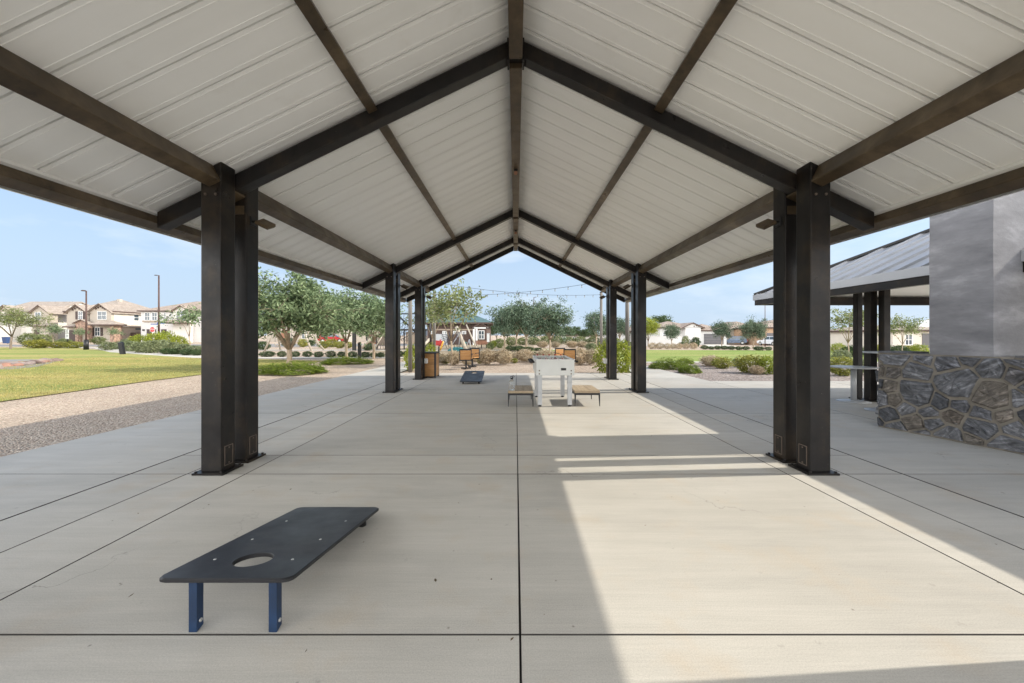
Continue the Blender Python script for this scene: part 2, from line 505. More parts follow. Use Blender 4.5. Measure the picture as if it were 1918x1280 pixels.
M['trunk'] = m_wood('bark', (0.20,0.15,0.10), (0.38,0.30,0.21), (6,6,1.2))
M['darktrunk'] = m_wood('dark_bark', (0.11,0.085,0.065), (0.22,0.17,0.13), (6,6,1.2))
M['polewood'] = m_wood('grey_pole', (0.10,0.09,0.08), (0.17,0.155,0.135), (6,6,0.7))
M['stone'] = m_stone()
M['mortar'] = plain('mortar', (0.215,0.195,0.165), 0.95, 0, 0.15, 8, 0.6)
M['stucco'] = m_stucco()
M['leaf'] = m_leaf('leaf_grey_green', (0.035,0.07,0.025), (0.29,0.37,0.20))
M['leaf_dark'] = m_leaf('leaf_blue_green', (0.02,0.042,0.022), (0.20,0.275,0.185))
M['leaf_olive'] = m_leaf('leaf_olive', (0.07,0.10,0.03), (0.30,0.33,0.14))
M['leaf_lime'] = m_leaf('leaf_lime', (0.16,0.21,0.022), (0.38,0.42,0.06), 0.4)
M['leaf_clip'] = m_leaf('leaf_clipped', (0.035,0.065,0.022), (0.10,0.15,0.06))
M['leaf_mat'] = m_leaf('leaf_ground_cover', (0.10,0.16,0.018), (0.27,0.33,0.05), 0.35)
M['leaf_yell'] = m_leaf('leaf_yellow_green', (0.17,0.18,0.03), (0.36,0.35,0.08), 0.35)
M['leaf_sage'] = m_leaf('leaf_sage', (0.12,0.15,0.08), (0.27,0.30,0.16), 0.3)
M['straw'] = m_leaf('straw', (0.26,0.20,0.13), (0.70,0.60,0.45), 0.3)
M['grass_blade'] = m_leaf('grass_blade', (0.20,0.215,0.06), (0.46,0.38,0.15), 0.3)
M['dead'] = plain('dead_leaf', (0.10,0.07,0.04), 0.9, 0, 0.4, 20)
M['rock'] = m_gravel('basin_rock', [(0.20,0.16,0.145), (0.40,0.22,0.16), (0.30,0.25,0.23), (0.45,0.33,0.27)], 0.9, 0.05)
M['cream'] = plain('cream_stucco', (0.62,0.57,0.49), 0.9, 0, 0.06, 0.6, 0.2)
M['ivory'] = plain('ivory_stucco', (0.64,0.615,0.565), 0.9, 0, 0.05, 0.6, 0.2)
M['tan'] = plain('tan_stucco', (0.42,0.37,0.31), 0.9, 0, 0.06, 0.6, 0.2)
M['taupe'] = plain('taupe_stucco', (0.34,0.27,0.21), 0.9, 0, 0.08, 0.6, 0.2)
M['paleg'] = plain('pale_grey_stucco', (0.58,0.56,0.54), 0.9, 0, 0.06, 0.6, 0.2)
M['offw'] = plain('white_stucco', (0.60,0.595,0.58), 0.9, 0, 0.05, 0.6, 0.2)
M['orange'] = plain('terracotta_stucco', (0.42,0.28,0.18), 0.9, 0, 0.08, 0.6, 0.2)
M['brick'] = plain('brown_brick', (0.085,0.055,0.045), 0.9, 0, 0.35, 5, 0.4)
M['stonev'] = plain('stone_veneer', (0.30,0.20,0.15), 0.9, 0, 0.5, 3, 0.6)
M['tile'] = m_tile('roof_tile_tan', (0.25,0.205,0.17), (0.41,0.35,0.30))
M['tile_red'] = m_tile('roof_tile_rose', (0.235,0.18,0.145), (0.41,0.335,0.28))
M['teal'] = plain('teal_metal_roof', (0.075,0.13,0.13), 0.55, 0.1, 0.15, 1.0)
M['brown'] = plain('brown_trim', (0.075,0.045,0.035), 0.7, 0, 0.2)
M['rust'] = plain('rust_brown', (0.28,0.14,0.085), 0.8, 0, 0.25, 4)
M['shutter'] = plain('shutter_brown', (0.06,0.04,0.035), 0.7)
M['glass'] = m_glass('window_glass', (0.05,0.07,0.085))
M['garage'] = plain('garage_grey', (0.115,0.11,0.115), 0.6, 0, 0.08, 2)
M['signred'] = plain('sign_red', (0.50,0.02,0.02), 0.5, 0, 0.08)
M['signblue'] = plain('sign_blue', (0.03,0.09,0.30), 0.5, 0, 0.08)
M['polebrown'] = plain('lamp_pole_brown', (0.075,0.040,0.032), 0.6, 0.2, 0.2)
M['car_blue'] = plain('car_paint_slate', (0.14,0.18,0.25), 0.25, 0.5, 0.03)
M['car_red'] = plain('car_paint_red', (0.33,0.014,0.018), 0.25, 0.3, 0.05)
M['car_dark'] = plain('car_paint_dark', (0.02,0.028,0.045), 0.25, 0.4, 0.05)
M['car_white'] = plain('car_paint_white', (0.70,0.72,0.74), 0.3, 0.1, 0.03)
M['bin'] = plain('bin_blue', (0.02,0.05,0.14), 0.6)
M['playteal'] = plain('play_teal', (0.03,0.17,0.17), 0.5)
M['yellow'] = plain('play_yellow', (0.55,0.30,0.04), 0.5)
M['rope'] = plain('rope', (0.05,0.05,0.06), 0.8)
M['bulbglass'] = m_glass('bulb_glass', (0.25,0.24,0.20))
k = NT('clear_plastic'); k.color((0.92,0.95,0.97)); k.set(0.08); k.b.inputs['Transmission Weight'].default_value = 0.9; k.b.inputs['IOR'].default_value = 1.15
M['clear'] = k.mat

# ------------------------------------------------------------------ the setting: ground, patio, lawns, paths
def sheet(name, poly, z, mat, kind='structure', sub=None):
    """flat polygon lying at height z"""
    mb = MB(); mb.add([(x, y, z) for x, y in poly], [tuple(range(len(poly)))])
    o = mb.build(name, mat, fix=False)
    if o.data.polygons[0].normal.z < 0: o.data.flip_normals()
    return tag(o, kind=kind)

def ground_mesh():
    xs = [-900, -400, -200, -120, -80, -50, -30, -15, 0, 3, 6, 9, 12, 15, 18, 21, 25, 32, 40, 55, 80, 120, 200, 400, 900]
    ys = [-60, -20, 0, 10, 20, 30, 36, 40, 44, 48, 52, 56, 60, 64, 68, 72, 80, 100, 150, 250, 500, 1500]
    mb = MB()
    vs = [(x, y, gz(x, y) - 0.02) for y in ys for x in xs]
    n = len(xs)
    fs = [(j*n+i, j*n+i+1, (j+1)*n+i+1, (j+1)*n+i) for j in range(len(ys)-1) for i in range(n-1)]
    mb.add(vs, fs, 0, True)
    return tag(mb.build('ground', M['gravel'], fix=False), kind='structure')
ground_mesh()

# the patio: slabs with open joints over a dark bed
def patio():
    mb = MB(); tones = []
    r2 = random.Random(3)
    def slab(x0, x1, y0, y1, g=0.005, gl=None, gr=None):
        g *= 0.9
        ax0 = x0 + (gl if gl else g); ax1 = x1 - (gr if gr else g); ay0 = y0 + g; ay1 = y1 - g
        e, t = 0.0015, 0.003
        top = [(ax0+e, ay0+e, 0), (ax1-e, ay0+e, 0), (ax1-e, ay1-e, 0), (ax0+e, ay1-e, 0)]
        mid = [(ax0, ay0, -t), (ax1, ay0, -t), (ax1, ay1, -t), (ax0, ay1, -t)]
        bot = [(ax0, ay0, -0.1), (ax1, ay0, -0.1), (ax1, ay1, -0.1), (ax0, ay1, -0.1)]
        b = len(mb.f)
        mb.add(top + mid + bot, [(0,1,2,3),(4,5,1,0),(5,6,2,1),(6,7,3,2),(7,4,0,3),(8,9,5,4),(9,10,6,5),(10,11,7,6),(11,8,4,7)])
        mb.m[b+1:] = [1]*(len(mb.f)-b-1)
        tv = 0.92 + 0.13*r2.random()
        tones.extend([tv]*(len(mb.f)-b))
    ys = [-6, -3.6, -1.6, 1.808, 3.90, 4.51, 6.92, 9.30, 9.97, 12.15, 14.3]
    inner = [-3.775, -3.22, -2.645, 0.02, 2.66, 3.22, 3.79]
    for j in range(len(ys)-1):
        for i in range(len(inner)-1):
            slab(inner[i], inner[i+1], ys[j], ys[j+1], 0.004 if ys[j] != 1.808 else 0.005,
                 gl=0.009 if i == 0 else None, gr=0.009 if i == len(inner)-2 else None)
    yo = [-6, -1.6, 1.808, 3.90, 6.92, 9.97, 12.6, 14.3]
    for j in range(len(yo)-1):
        slab(-5.75, -3.775, yo[j], yo[j+1], 0.004, gr=0.009)
        slab(3.79, 5.75, yo[j], yo[j+1], 0.004, gl=0.009)
    for j in range(2):
        slab(-5.75, -4.25, 14.3 + 3.2*j, 17.5 + 3.2*j); slab(4.25, 5.75, 14.3 + 3.2*j, 17.5 + 3.2*j)
    for y0, y1 in ((-6, -1.6), (-1.6, 1.808), (1.808, 5.2), (5.2, 8.6), (8.6, 11.8)):
        for x0, x1 in ((5.75, 9.1), (9.1, 12.5), (12.5, 16)): slab(x0, x1, y0, y1)
    o = mb.build('patio', [M['concrete'], M['joint']], fix=False)
    at = o.data.attributes.new('tone', 'FLOAT_COLOR', 'FACE')
    for i, t in enumerate(tones): at.data[i].color = (t, t, t*0.99, 1)
    tag(o, kind='structure')
    bed = MB()
    for x0, x1, y0, y1 in ((-5.74, 5.74, -5.99, 14.29), (-5.74, -4.26, 14.29, 20.6), (4.26, 5.74, 14.29, 20.6), (5.74, 15.9, -5.9, 11.79)):
        bed.add([(x0,y0,-0.022),(x1,y0,-0.022),(x1,y1,-0.022),(x0,y1,-0.022)], [(0,1,2,3)])
    tag(bed.build('patio_joint_bed', M['joint'], fix=False), kind='structure')
patio()

lawn_near = [(-10.6,-8), (-10.8,3), (-10.8,8.3), (-11.15,12), (-11.1,14.1), (-10.7,16.4), (-9.9,18.6), (-10.4,21.5)]
lawn_far = [(-15.4,23.2), (-19.1,23.8), (-25,27.8), (-32,32.2), (-40,38), (-48,43.5), (-60,45.5), (-90,46), (-90,-8)]
sheet('lawn', lawn_near + lawn_far, -0.030, M['lawn'])
sheet('lawn', [(6.3,20.7), (10,21.0), (15,20.9), (24,20.4), (46,20), (46,36), (30,36.2), (23.3,36.4), (12.3,37.4), (6,37.2), (2,42), (-0.5,42), (1.0,35.5), (5.0,34), (5.4,24)], -0.030, M['lawn2'])
sheet('mulch_bed', [(5.80,11.85), (16,11.85), (16,2), (30,2), (30,19.8), (14,20.2), (9.5,20.1), (5.80,18.4)], -0.032, M['mulch'])
sheet('planting_bed', [(-13,26.5), (3.5,22.5), (4.6,34), (-0.8,35.2), (-0.8,42.5), (2,43), (3,70), (-6,72), (-11,50)], -0.0305, M['bed'])
def strip(name, pts, wd, z, mat):
    mb = MB(); L = []; Rr = []
    for i, p in enumerate(pts):
        a = Vector(pts[min(i+1, len(pts)-1)]) - Vector(pts[max(i-1, 0)]); a.normalize()
        nrm = Vector((-a.y, a.x))
        L.append((p[0]+nrm.x*wd/2, p[1]+nrm.y*wd/2, z)); Rr.append((p[0]-nrm.x*wd/2, p[1]-nrm.y*wd/2, z))
    n = len(pts)
    mb.add(L + Rr, [(i, n+i, n+i+1, i+1) for i in range(n-1)])
    o = mb.build(name, mat, fix=False)
    if o.data.polygons[0].normal.z < 0: o.data.flip_normals()
    return tag(o, kind='structure')
strip('path', [(-52,46.2), (-44,42.6), (-32.8,33.2), (-25.6,28.7), (-19.4,25.0), (-15.4,24.4), (-10,24.6), (-5.0,24.6), (-4.4,20.7)], 1.5, -0.026, M['path'])
strip('path', [(-30,37), (-20,36.8), (-10,36.6), (0,36.9), (6,39.0)], 1.6, -0.026, M['path'])
strip('path', [(4.4,19.6), (6,20.35), (10,20.55), (16,20.4), (30,20.0)], 0.75, -0.026, M['path'])
sheet('road', [(-200,49), (-48,49), (-30,47.5), (-10,52), (-6,60), (-14,66), (-40,62), (-60,58), (-200,58)], -0.034, M['asphalt'])
sheet('road', [(4,58), (30,45), (70,40), (70,46), (36,51), (10,66)], -0.5 + 0.12, M['asphalt'])

# ------------------------------------------------------------------ the pavilion
PITCH, Z0 = 0.486, 4.47          # underside of the roof sheet: Z0 - PITCH*|x|
CS = 1/math.hypot(1, PITCH); SN = PITCH*CS
FR = [1.15, 3.90, 9.40, 12.15]  # near face of each twin post
Y0R, Y1R, XE = -0.45, 13.75, 3.93
pav = tag(empty('pavilion', (0, 0, 0)), 'large open pavilion with dark bronze steel frame and pale ribbed gable roof over the patio', 'pavilion')

def tilted(s, x, d, w, y0, y1, mb=None, drop=0.0):
    """bar under the roof sheet, tilted with it; x = its inner top edge"""
    zt = Z0 - PITCH*x
    u = Vector((s*CS, -SN)); n = Vector((s*SN, CS))
    a = Vector((s*x, zt)) - n*drop
    poly = [a - n*d, a - n*d + u*w, a + u*w, a]
    mb = mb or MB()
    return mb.prism([tuple(q) for q in poly], y0, y1)

def make_post():
    o = MB().box(-0.1, 0.1, 0, 0.2, 0.018, 3.0).build('post', M['steel'], pav, bevel=0.012)
    b = MB().box(-0.15, 0.15, -0.05, 0.25, 0.001, 0.02)
    for i in (-0.125, 0.125):
        for j in (-0.03, 0.225): b.tube([(i, j, 0.02), (i, j, 0.035)], 0.013, 6)
    b.build('base_plate', M['steel'], o)
    return o
def hand_hole(post, s):
    """small cover plate low on the inner face (s = side towards the middle)"""
    x = 0.1*s
    m = MB()
    m.box(min(x, x+0.004*s), max(x, x+0.004*s), 0.05, 0.15, 0.07, 0.25)
    h = m.build('access_cover', M['steel'], post, bevel=0.002)
    f = MB()
    xa, xb = min(x, x+0.0055*s), max(x, x+0.0055*s)
    f.box(xa, xb, 0.042, 0.049, 0.062, 0.258); f.box(xa, xb, 0.151, 0.158, 0.062, 0.258)
    f.box(xa, xb, 0.0495, 0.1505, 0.062, 0.069); f.box(xa, xb, 0.0495, 0.1505, 0.251, 0.258)
    for z in (0.085, 0.235):
        f.tube([(x+0.003*s, 0.1, z), (x+0.010*s, 0.1, z)], 0.008, 6)
    f.build('cover_frame', M['bolt_dark'], post)
M['bolt_dark'] = plain('cover_rim', (0.13,0.10,0.08), 0.5, 0.3)
def post_bolts(post, s, top):
    for i in (-0.05, 0.05):
        b = MB(); b.tube([(i, -0.001, top-0.13-abs(i)), (i, -0.012, top-0.13-abs(i))], 0.013, 6); b.build('bolt', M['bolt_dark'], post)
for fy in FR:
    for s in (-1, 1):
        for k in range(2):
            o = make_post()
            o.location = (s*2.985, fy + 0.37*k, 0)
            # trim the top to the slope of the roof
            for v in o.data.vertices:
                if v.co.z > 1.5:
                    xx = abs(s*2.985 + v.co.x)
                    v.co.z += (Z0 - PITCH*xx - 0.004) - 3.0
            hand_hole(o, -s)
            if k == 0: post_bolts(o, s, Z0 - PITCH*2.985 - 0.1)
        # seat bracket that carries the rafter between the two posts
        zb = 4.267 - 0.487*2.985
        b = MB()
        b.hexa([(s*2.90, fy+0.2, zb-0.02+0.041), (s*3.07, fy+0.2, zb-0.02-0.041), (s*3.07, fy+0.37, zb-0.02-0.041), (s*2.90, fy+0.37, zb-0.02+0.041)],
               [(s*2.90, fy+0.2, zb-0.003+0.041), (s*3.07, fy+0.2, zb-0.003-0.041), (s*3.07, fy+0.37, zb-0.003-0.041), (s*2.90, fy+0.37, zb-0.003+0.041)])
        b.box(min(s*2.91, s*3.06), max(s*2.91, s*3.06), fy+0.2, fy+0.212, zb-0.16, zb-0.07)
        b.box(min(s*2.91, s*3.06), max(s*2.91, s*3.06), fy+0.358, fy+0.37, zb-0.16, zb-0.07)
        b.build('seat_bracket', M['beam'], pav)

def rafter(fy, thick, s, x0, x1, name='rafter'):
    m = MB()
    d = 0.165
    zb = lambda x: 4.267 - 0.487*x
    m.prism([(s*x0, zb(x0)), (s*x1, zb(x1)), (s*x1, zb(x1)+d), (s*x0, zb(x0)+d)], fy, fy+thick)
    return m.build(name, M['steel'], pav, bevel=0.008)
for fy in FR:
    for s in (-1, 1): rafter(fy + 0.207, 0.14, s, 0.075, 3.70)
for fy in (Y0R + 0.05, 13.50):
    for s in (-1, 1): rafter(fy, 0.10, s, 0.072, 3.70, 'rake_beam')
# beams that run the length of the roof, one piece per bay
edges = [Y0R + 0.151] + [v for fy in FR for v in (fy, fy + 0.57)] + [13.499]
bays = [(edges[i], edges[i+1]) for i in range(0, len(edges), 2)]
redge = [Y0R + 0.151] + [v for fy in FR for v in (fy + 0.207, fy + 0.347)] + [13.499]
rbays = [(redge[i], redge[i+1]) for i in range(0, len(redge), 2)]
for s in (-1, 1):
    for a, b in bays:
        tilted(s, 2.965, 0.18, 0.125, a + 0.001, b - 0.001, drop=0.002).build('side_beam', M['beam'], pav, bevel=0.008)
    for a, b in rbays:
        tilted(s, 1.46, 0.085, 0.10, a + 0.001, b - 0.001, drop=0.002).build('purlin', M['beam'], pav, bevel=0.006)
    tilted(s, 3.760, 0.10, 0.12, Y0R + 0.05, 13.60, drop=0.042).build('eave_beam', M['beam'], pav, bevel=0.008)
    tilted(s, 3.735, 0.038, 0.15, Y0R + 0.02, 13.70, drop=0.002).build('eave_trim', M['panel'], pav)
for a, b in rbays:
    MB().box(-0.068, 0.068, a + 0.001, b - 0.001, 4.205, 4.42).build('ridge_beam', M['beam'], pav, bevel=0.008)
for fy in FR:                      # plates that close the apex of each frame
    m = MB()
    for s in (-1, 1):
        m.box(min(s*0.070, s*0.088), max(s*0.070, s*0.088), fy + 0.196, fy + 0.360, 4.195, 4.42)
    m.box(-0.069, 0.069, fy + 0.208, fy + 0.346, 4.26, 4.42)
    m.build('apex_plate', M['steel'], pav)
for s in (-1, 1):
    m = MB(); pr = []
    y = Y0R; pr.append((y, 0.0))
    yy = Y0R + 0.12
    while yy < Y1R - 0.08:
        pr += [(yy-0.047,0),(yy-0.044,-0.004),(yy-0.040,-0.004),(yy-0.037,0), (yy-0.008,0),(yy-0.0075,0.035),(yy+0.0075,0.035),(yy+0.008,0), (yy+0.037,0),(yy+0.040,-0.004),(yy+0.044,-0.004),(yy+0.047,0)]
        yy += 0.287
    pr.append((Y1R, 0.0))
    lo = [(s*0.0, q[0], Z0 + q[1]) for q in pr]; hi = [(s*XE, q[0], Z0 - PITCH*XE + q[1]) for q in pr]
    n = len(pr)
    m.add(lo + hi, [(i, i+1, n+i+1, n+i) for i in range(n-1)])
    t = 0.07
    m.add([(0, Y0R, Z0+t), (s*XE, Y0R, Z0-PITCH*XE+t), (s*XE, Y1R, Z0-PITCH*XE+t), (0, Y1R, Z0+t),
           (0, Y0R, Z0), (s*XE, Y0R, Z0-PITCH*XE), (s*XE, Y1R, Z0-PITCH*XE), (0, Y1R, Z0)],
          [(0,1,2,3), (0,4,5,1), (2,6,7,3)])
    m.build('roof_sheet', M['panel'], pav, fix=False)
    ze = Z0 - PITCH*XE
    MB().box(min(s*(XE+0.001), s*(XE+0.022)), max(s*(XE+0.001), s*(XE+0.022)), Y0R, Y1R, ze-0.075, ze+0.085).build('fascia', M['zinc'], pav)

# flood lights on the inner faces of the posts
def flood(x, y, z, s, label):
    r = tag(empty('flood_light', (x, y, z)), label, 'flood light', 'flood lights on the pavilion posts')
    a = MB(); a.tube([(0,0,0), (-s*0.05,0,0.012), (-s*0.085,0,0.0)], 0.011, 8); a.box(min(0,-s*0.012), max(0,-s*0.012), -0.045, 0.045, -0.05, 0.05)
    a.build('bracket', M['black'], r)
    p0, p1 = Vector((-s*0.07, 0, 0.012)), Vector((-s*0.21, -0.005, -0.055))
    h = MB(); h.bar(p0, p1, 0.125, 0.036, up=(0,-0.55,1)); h.build('lamp_head', M['beam'], r, bevel=0.008)
    q = MB(); dn = Vector((s*0.0, 0.011, -0.021)); h2 = p0.lerp(p1, 0.12) + dn; h3 = p0.lerp(p1, 0.9) + dn
    q.bar(h2, h3, 0.105, 0.006, up=(0,-0.55,1)); q.build('lens', M['bulbglass'], r)
WH = {1: 'nearest', 2: 'middle', 3: 'farthest'}
for i in (1, 2, 3):
    flood(-2.885, FR[i] + 0.47, 2.60 if i == 1 else 2.58, -1, 'small bronze flood light on the %s left pavilion post' % WH[i])
    flood(2.885, FR[i] + 0.47, 2.60 if i == 1 else 2.58, 1, 'small bronze flood light on the %s right pavilion post' % WH[i])
# little spot lamps under the ridge
for y, wd in ((6.85, 'nearer'), (10.85, 'farther')):
    r = tag(empty('spot_lamp', (0, y, 4.204)), 'tiny brass spot lamp under the ridge beam, the %s of two' % wd, 'spot lamp', 'spot lamps under the ridge')
    MB().lathe((0,0,-0.02), [(0.035,0),(0.035,0.02)], 12).build('mount', M['black'], r)
    MB().tube([(0,0.03,-0.045), (0,-0.05,-0.075)], 0.032, 12).build('lamp_head', M['brass'] if 'brass' in M else M['rust'], r)
# white weatherproof outlet covers on the farthest posts
for s, sd_ in ((-1, 'left'), (1, 'right')):
    m = MB(); x = s*2.885
    m.box(min(x, x-s*0.085), max(x, x-s*0.085), 12.56, 12.68, 0.46, 0.62)
    m.box(min(x-s*0.085, x-s*0.10), max(x-s*0.085, x-s*0.10), 12.57, 12.67, 0.475, 0.595)
    tag(m.build('outlet_cover', M['white'], bevel=0.012), 'white weatherproof outlet cover on the farthest %s pavilion post' % sd_, 'outlet cover', 'outlet covers on the pavilion posts')

# ------------------------------------------------------------------ cornhole boards
def rounded(w, l, r, n=6):
    pts = []
    for cx, cy, a0 in ((w/2-r, r, -90), (w/2-r, l-r, 0), (-w/2+r, l-r, 90), (-w/2+r, r, 180)):
        for i in range(n+1):
            a = R(a0 + 90*i/n); pts.append((cx + r*math.cos(a), cy + r*math.sin(a)))
    return pts
def cornhole(label):
    """y = 0 is the high end with the hole; it falls to the low end"""
    r = tag(empty('cornhole_board'), label, 'cornhole board', 'cornhole boards on the patio')
    W_, L_, zh, zl = 0.612, 1.19, 0.268, 0.078
    slope = (zl - zh)/L_
    outer = rounded(W_, L_, 0.045)
    hc, hr = 0.215, 0.086
    nh = len(outer)
    # ring order: match by angle round the hole
    outer.sort(key=lambda q: math.atan2(q[1]-hc, q[0]))
    hole = []
    for q in outer:
        a = math.atan2(q[1]-hc, q[0]); hole.append(None)
    full = []; hol = []
    # resample the outline evenly in angle for a clean hole
    angs = sorted(set([round(math.atan2(q[1]-hc, q[0]), 5) for q in outer] + [round(-math.pi + 2*math.pi*(i+0.5)/56, 5) for i in range(56)]))
    for a in angs:
        best = None
        for j in range(nh):
            p, q = Vector(outer[j]), Vector(outer[(j+1) % nh])
            d = Vector((math.cos(a), math.sin(a))); e = q - p
            den = d.x*e.y - d.y*e.x
            if abs(den) < 1e-9: continue
            c0 = p - Vector((0, hc))
            t = (c0.x*e.y - c0.y*e.x)/den; u = (c0.x*d.y - c0.y*d.x)/den
            if t > 0 and -1e-6 <= u <= 1+1e-6 and (best is None or t < best): best = t
        full.append((best*math.cos(a), hc + best*math.sin(a)))
        hol.append((hr*math.cos(a), hc + hr*math.sin(a)))
    N = len(angs)
    def lift(q, dz): return (q[0], q[1], zh + slope*q[1] + dz)
    def shrink(q, f):
        return (q[0]*(1-f/ (W_/2)), L_/2 + (q[1]-L_/2)*(1-f/(L_/2)))
    t = 0.021
    rings = [[lift(q, -0.003) for q in hol], [lift((q[0]*1.0, q[1]), 0) for q in [(hc_[0]*1.03, hc + (hc_[1]-hc)*1.03) for hc_ in hol]],
             [lift(shrink(q, 0.006), 0) for q in full], [lift(q, -0.006) for q in full], [lift(q, -t+0.004) for q in full],
             [lift(shrink(q, 0.005), -t) for q in full], [lift(q, -t) for q in hol], [lift(q, -0.003) for q in hol]]
    vs = [p for rg in rings for p in rg]
    m = MB(); b = 0
    for k in range(len(rings)-1):
        mi = 0 if k in (1,) else 1
        m.add(rings[k] + rings[k+1], [(i, (i+1) % N, N+(i+1) % N, N+i) for i in range(N)], mi, False)
    bm_o = m.build('board', [M['navy'], M['edge']], r)
    for x in (-0.1605, 0.205 - 0.0):
        z1 = zh + slope*0.06 - t - 0.001
        lg = MB(); lg.hexa([(x-0.019,0.035,0.001),(x+0.019,0.035,0.001),(x+0.019,0.075,0.012),(x-0.019,0.075,0.012)],
                           [(x-0.019,0.035,z1+0.003),(x+0.019,0.035,z1+0.003),(x+0.019,0.075,z1-0.004),(x-0.019,0.075,z1-0.004)])
        l_ = lg.build('leg', M['blue'], r, bevel=0.002)
        c = MB(); c.tube([(x+0.019, 0.055, 0.045), (x+0.024, 0.055, 0.045)], 0.009, 8); c.build('bolt', M['bolt'], l_)
    for x in (-0.22, 0.22):
        y = L_ - 0.13; z1 = zh + slope*y - t - 0.001
        f = MB(); f.tube([(x, y, 0.001), (x, y, z1)], [0.028, 0.022], 12); f.build('foot', M['black'], r)
    for y in (0.215, 0.50, 0.84):
        for x in (-0.195, 0.195):
            b_ = MB(); z = zh + slope*y
            b_.lathe((x, y, z-0.002), [(0.0075,0),(0.0075,0.003),(0.005,0.0045)], 10); b_.build('screw', M['bolt'], r)
    bt = MB()          # frame rail below
    for x in (-0.26, 0.26):
        bt.bar((x*0.85, 0.13, zh + slope*0.13 - t - 0.02), (x*0.85, L_-0.25, zh + slope*(L_-0.25) - t - 0.02), 0.03, 0.03)
    bt.build('rail', M['black'], r)
    return r
c1 = cornhole('dark slate cornhole board with blue legs in the foreground')
c1.location = (-1.316, 1.785, 0)
c2 = copy_tree(c1)
c2['label'] = 'small looking slate cornhole board lying farther back left of the foosball table'
c2.location = (-1.25, 11.0 + 1.20, 0); c2.rotation_euler = (0, 0, math.pi)

# ------------------------------------------------------------------ foosball table
def foosball():
    r = tag(empty('foosball_table', (0.745, 7.5, 0)), 'grey foosball table on four square legs between two low benches', 'foosball table')
    W2, L_, z0, z1 = 0.36, 1.40, 0.60, 0.885
    b = MB()
    b.box(-W2, W2, 0, 0.03, z0, z1); b.box(-W2, W2, L_-0.03, L_, z0, z1)
    b.box(-W2, -W2+0.03, 0.0305, L_-0.0305, z0, z1); b.box(W2-0.03, W2, 0.0305, L_-0.0305, z0, z1)
    b.box(-W2+0.031, W2-0.031, 0.031, L_-0.031, z0+0.01, z0+0.03)
    b.build('cabinet', M['silver'], r, bevel=0.004)
    MB().box(-W2+0.0312, W2-0.0312, 0.0312, L_-0.0312, z0+0.17, z0+0.18).build('playfield', M['pitch'], r)
    t = MB()
    t.box(-W2-0.012, W2+0.012, -0.012, 0.045, z1+0.001, z1+0.018); t.box(-W2-0.012, W2+0.012, L_-0.045, L_+0.012, z1+0.001, z1+0.018)
    t.box(-W2-0.012, -W2+0.045, 0.0455, L_-0.0455, z1+0.001, z1+0.018); t.box(W2-0.045, W2+0.012, 0.0455, L_-0.0455, z1+0.001, z1+0.018)
    t.build('top_rail', M['white'], r, bevel=0.004)
    s = MB(); s.box(0.095, 0.215, -0.006, -0.0005, z0+0.085, z0+0.15); so = s.build('ball_return', M['bolt'], r)
    MB().box(0.107, 0.203, -0.0085, -0.0065, z0+0.095, z0+0.14).build('slot', M['black'], so)
    for x in (-0.30, 0.30):
        for z in (0.03, 0.09):
            c = MB(); c.box(x-0.012, x+0.012, -0.006, -0.0005, z0+z-0.012, z0+z+0.012); c.box(x-0.006, x+0.006, -0.0085, -0.0065, z0+z-0.006, z0+z+0.006)
            c.build('corner_bolt', M['bolt_dark'], r)
    for x in (-0.285, 0.285):
        for y in (0.11, L_-0.13):
            l_ = MB().box(x-0.042, x+0.042, y-0.042, y+0.042, 0.03, z0-0.001).build('leg', M['leg'], r, bevel=0.004)
            MB().lathe((x, y, 0.001), [(0.036,0),(0.036,0.014),(0.016,0.016),(0.016,0.029)], 12).build('foot', M['black'], l_)
    n = 0
    for i in range(8):
        y = 0.17 + i*(L_-0.34)/7
        rd = MB(); rd.tube([(-W2-0.10, y, z1-0.045), (W2+0.05, y, z1-0.045)], 0.008, 8)
        ro = rd.build('rod', M['bolt'], r)
        h = MB(); sd_ = -1 if i % 2 == 0 else 1
        h.tube([(sd_*(W2+0.025), y, z1-0.045), (sd_*(W2+0.05), y, z1-0.045), (sd_*(W2+0.12), y, z1-0.045)], [0.014, 0.019, 0.015], 10)
        h.build('handle', M['black'], ro)
        cnt = [1, 2, 3, 5, 5, 3, 2, 1][i]
        for k in range(cnt):
            x = (k - (cnt-1)/2)*(0.115 if cnt > 2 else 0.2)
            pl = MB(); pl.box(x-0.011, x+0.011, y-0.008, y+0.008, z1-0.105, z1-0.03); pl.lathe((x, y, z1-0.03), [(0.010,0),(0.015,0.012),(0.015,0.024),(0.006,0.032)], 8)
            pl.build('player', M['red'] if i % 2 == 0 else M['white'], ro)
    # red counters and score beads on the far rail
    for k in range(5):
        cb = MB(); x = -0.26 + k*0.13
        cb.box(x-0.017, x+0.017, L_-0.03, L_-0.012, z1+0.0185, z1+0.05); cb.build('score_block', M['red'], r, bevel=0.004)
foosball()

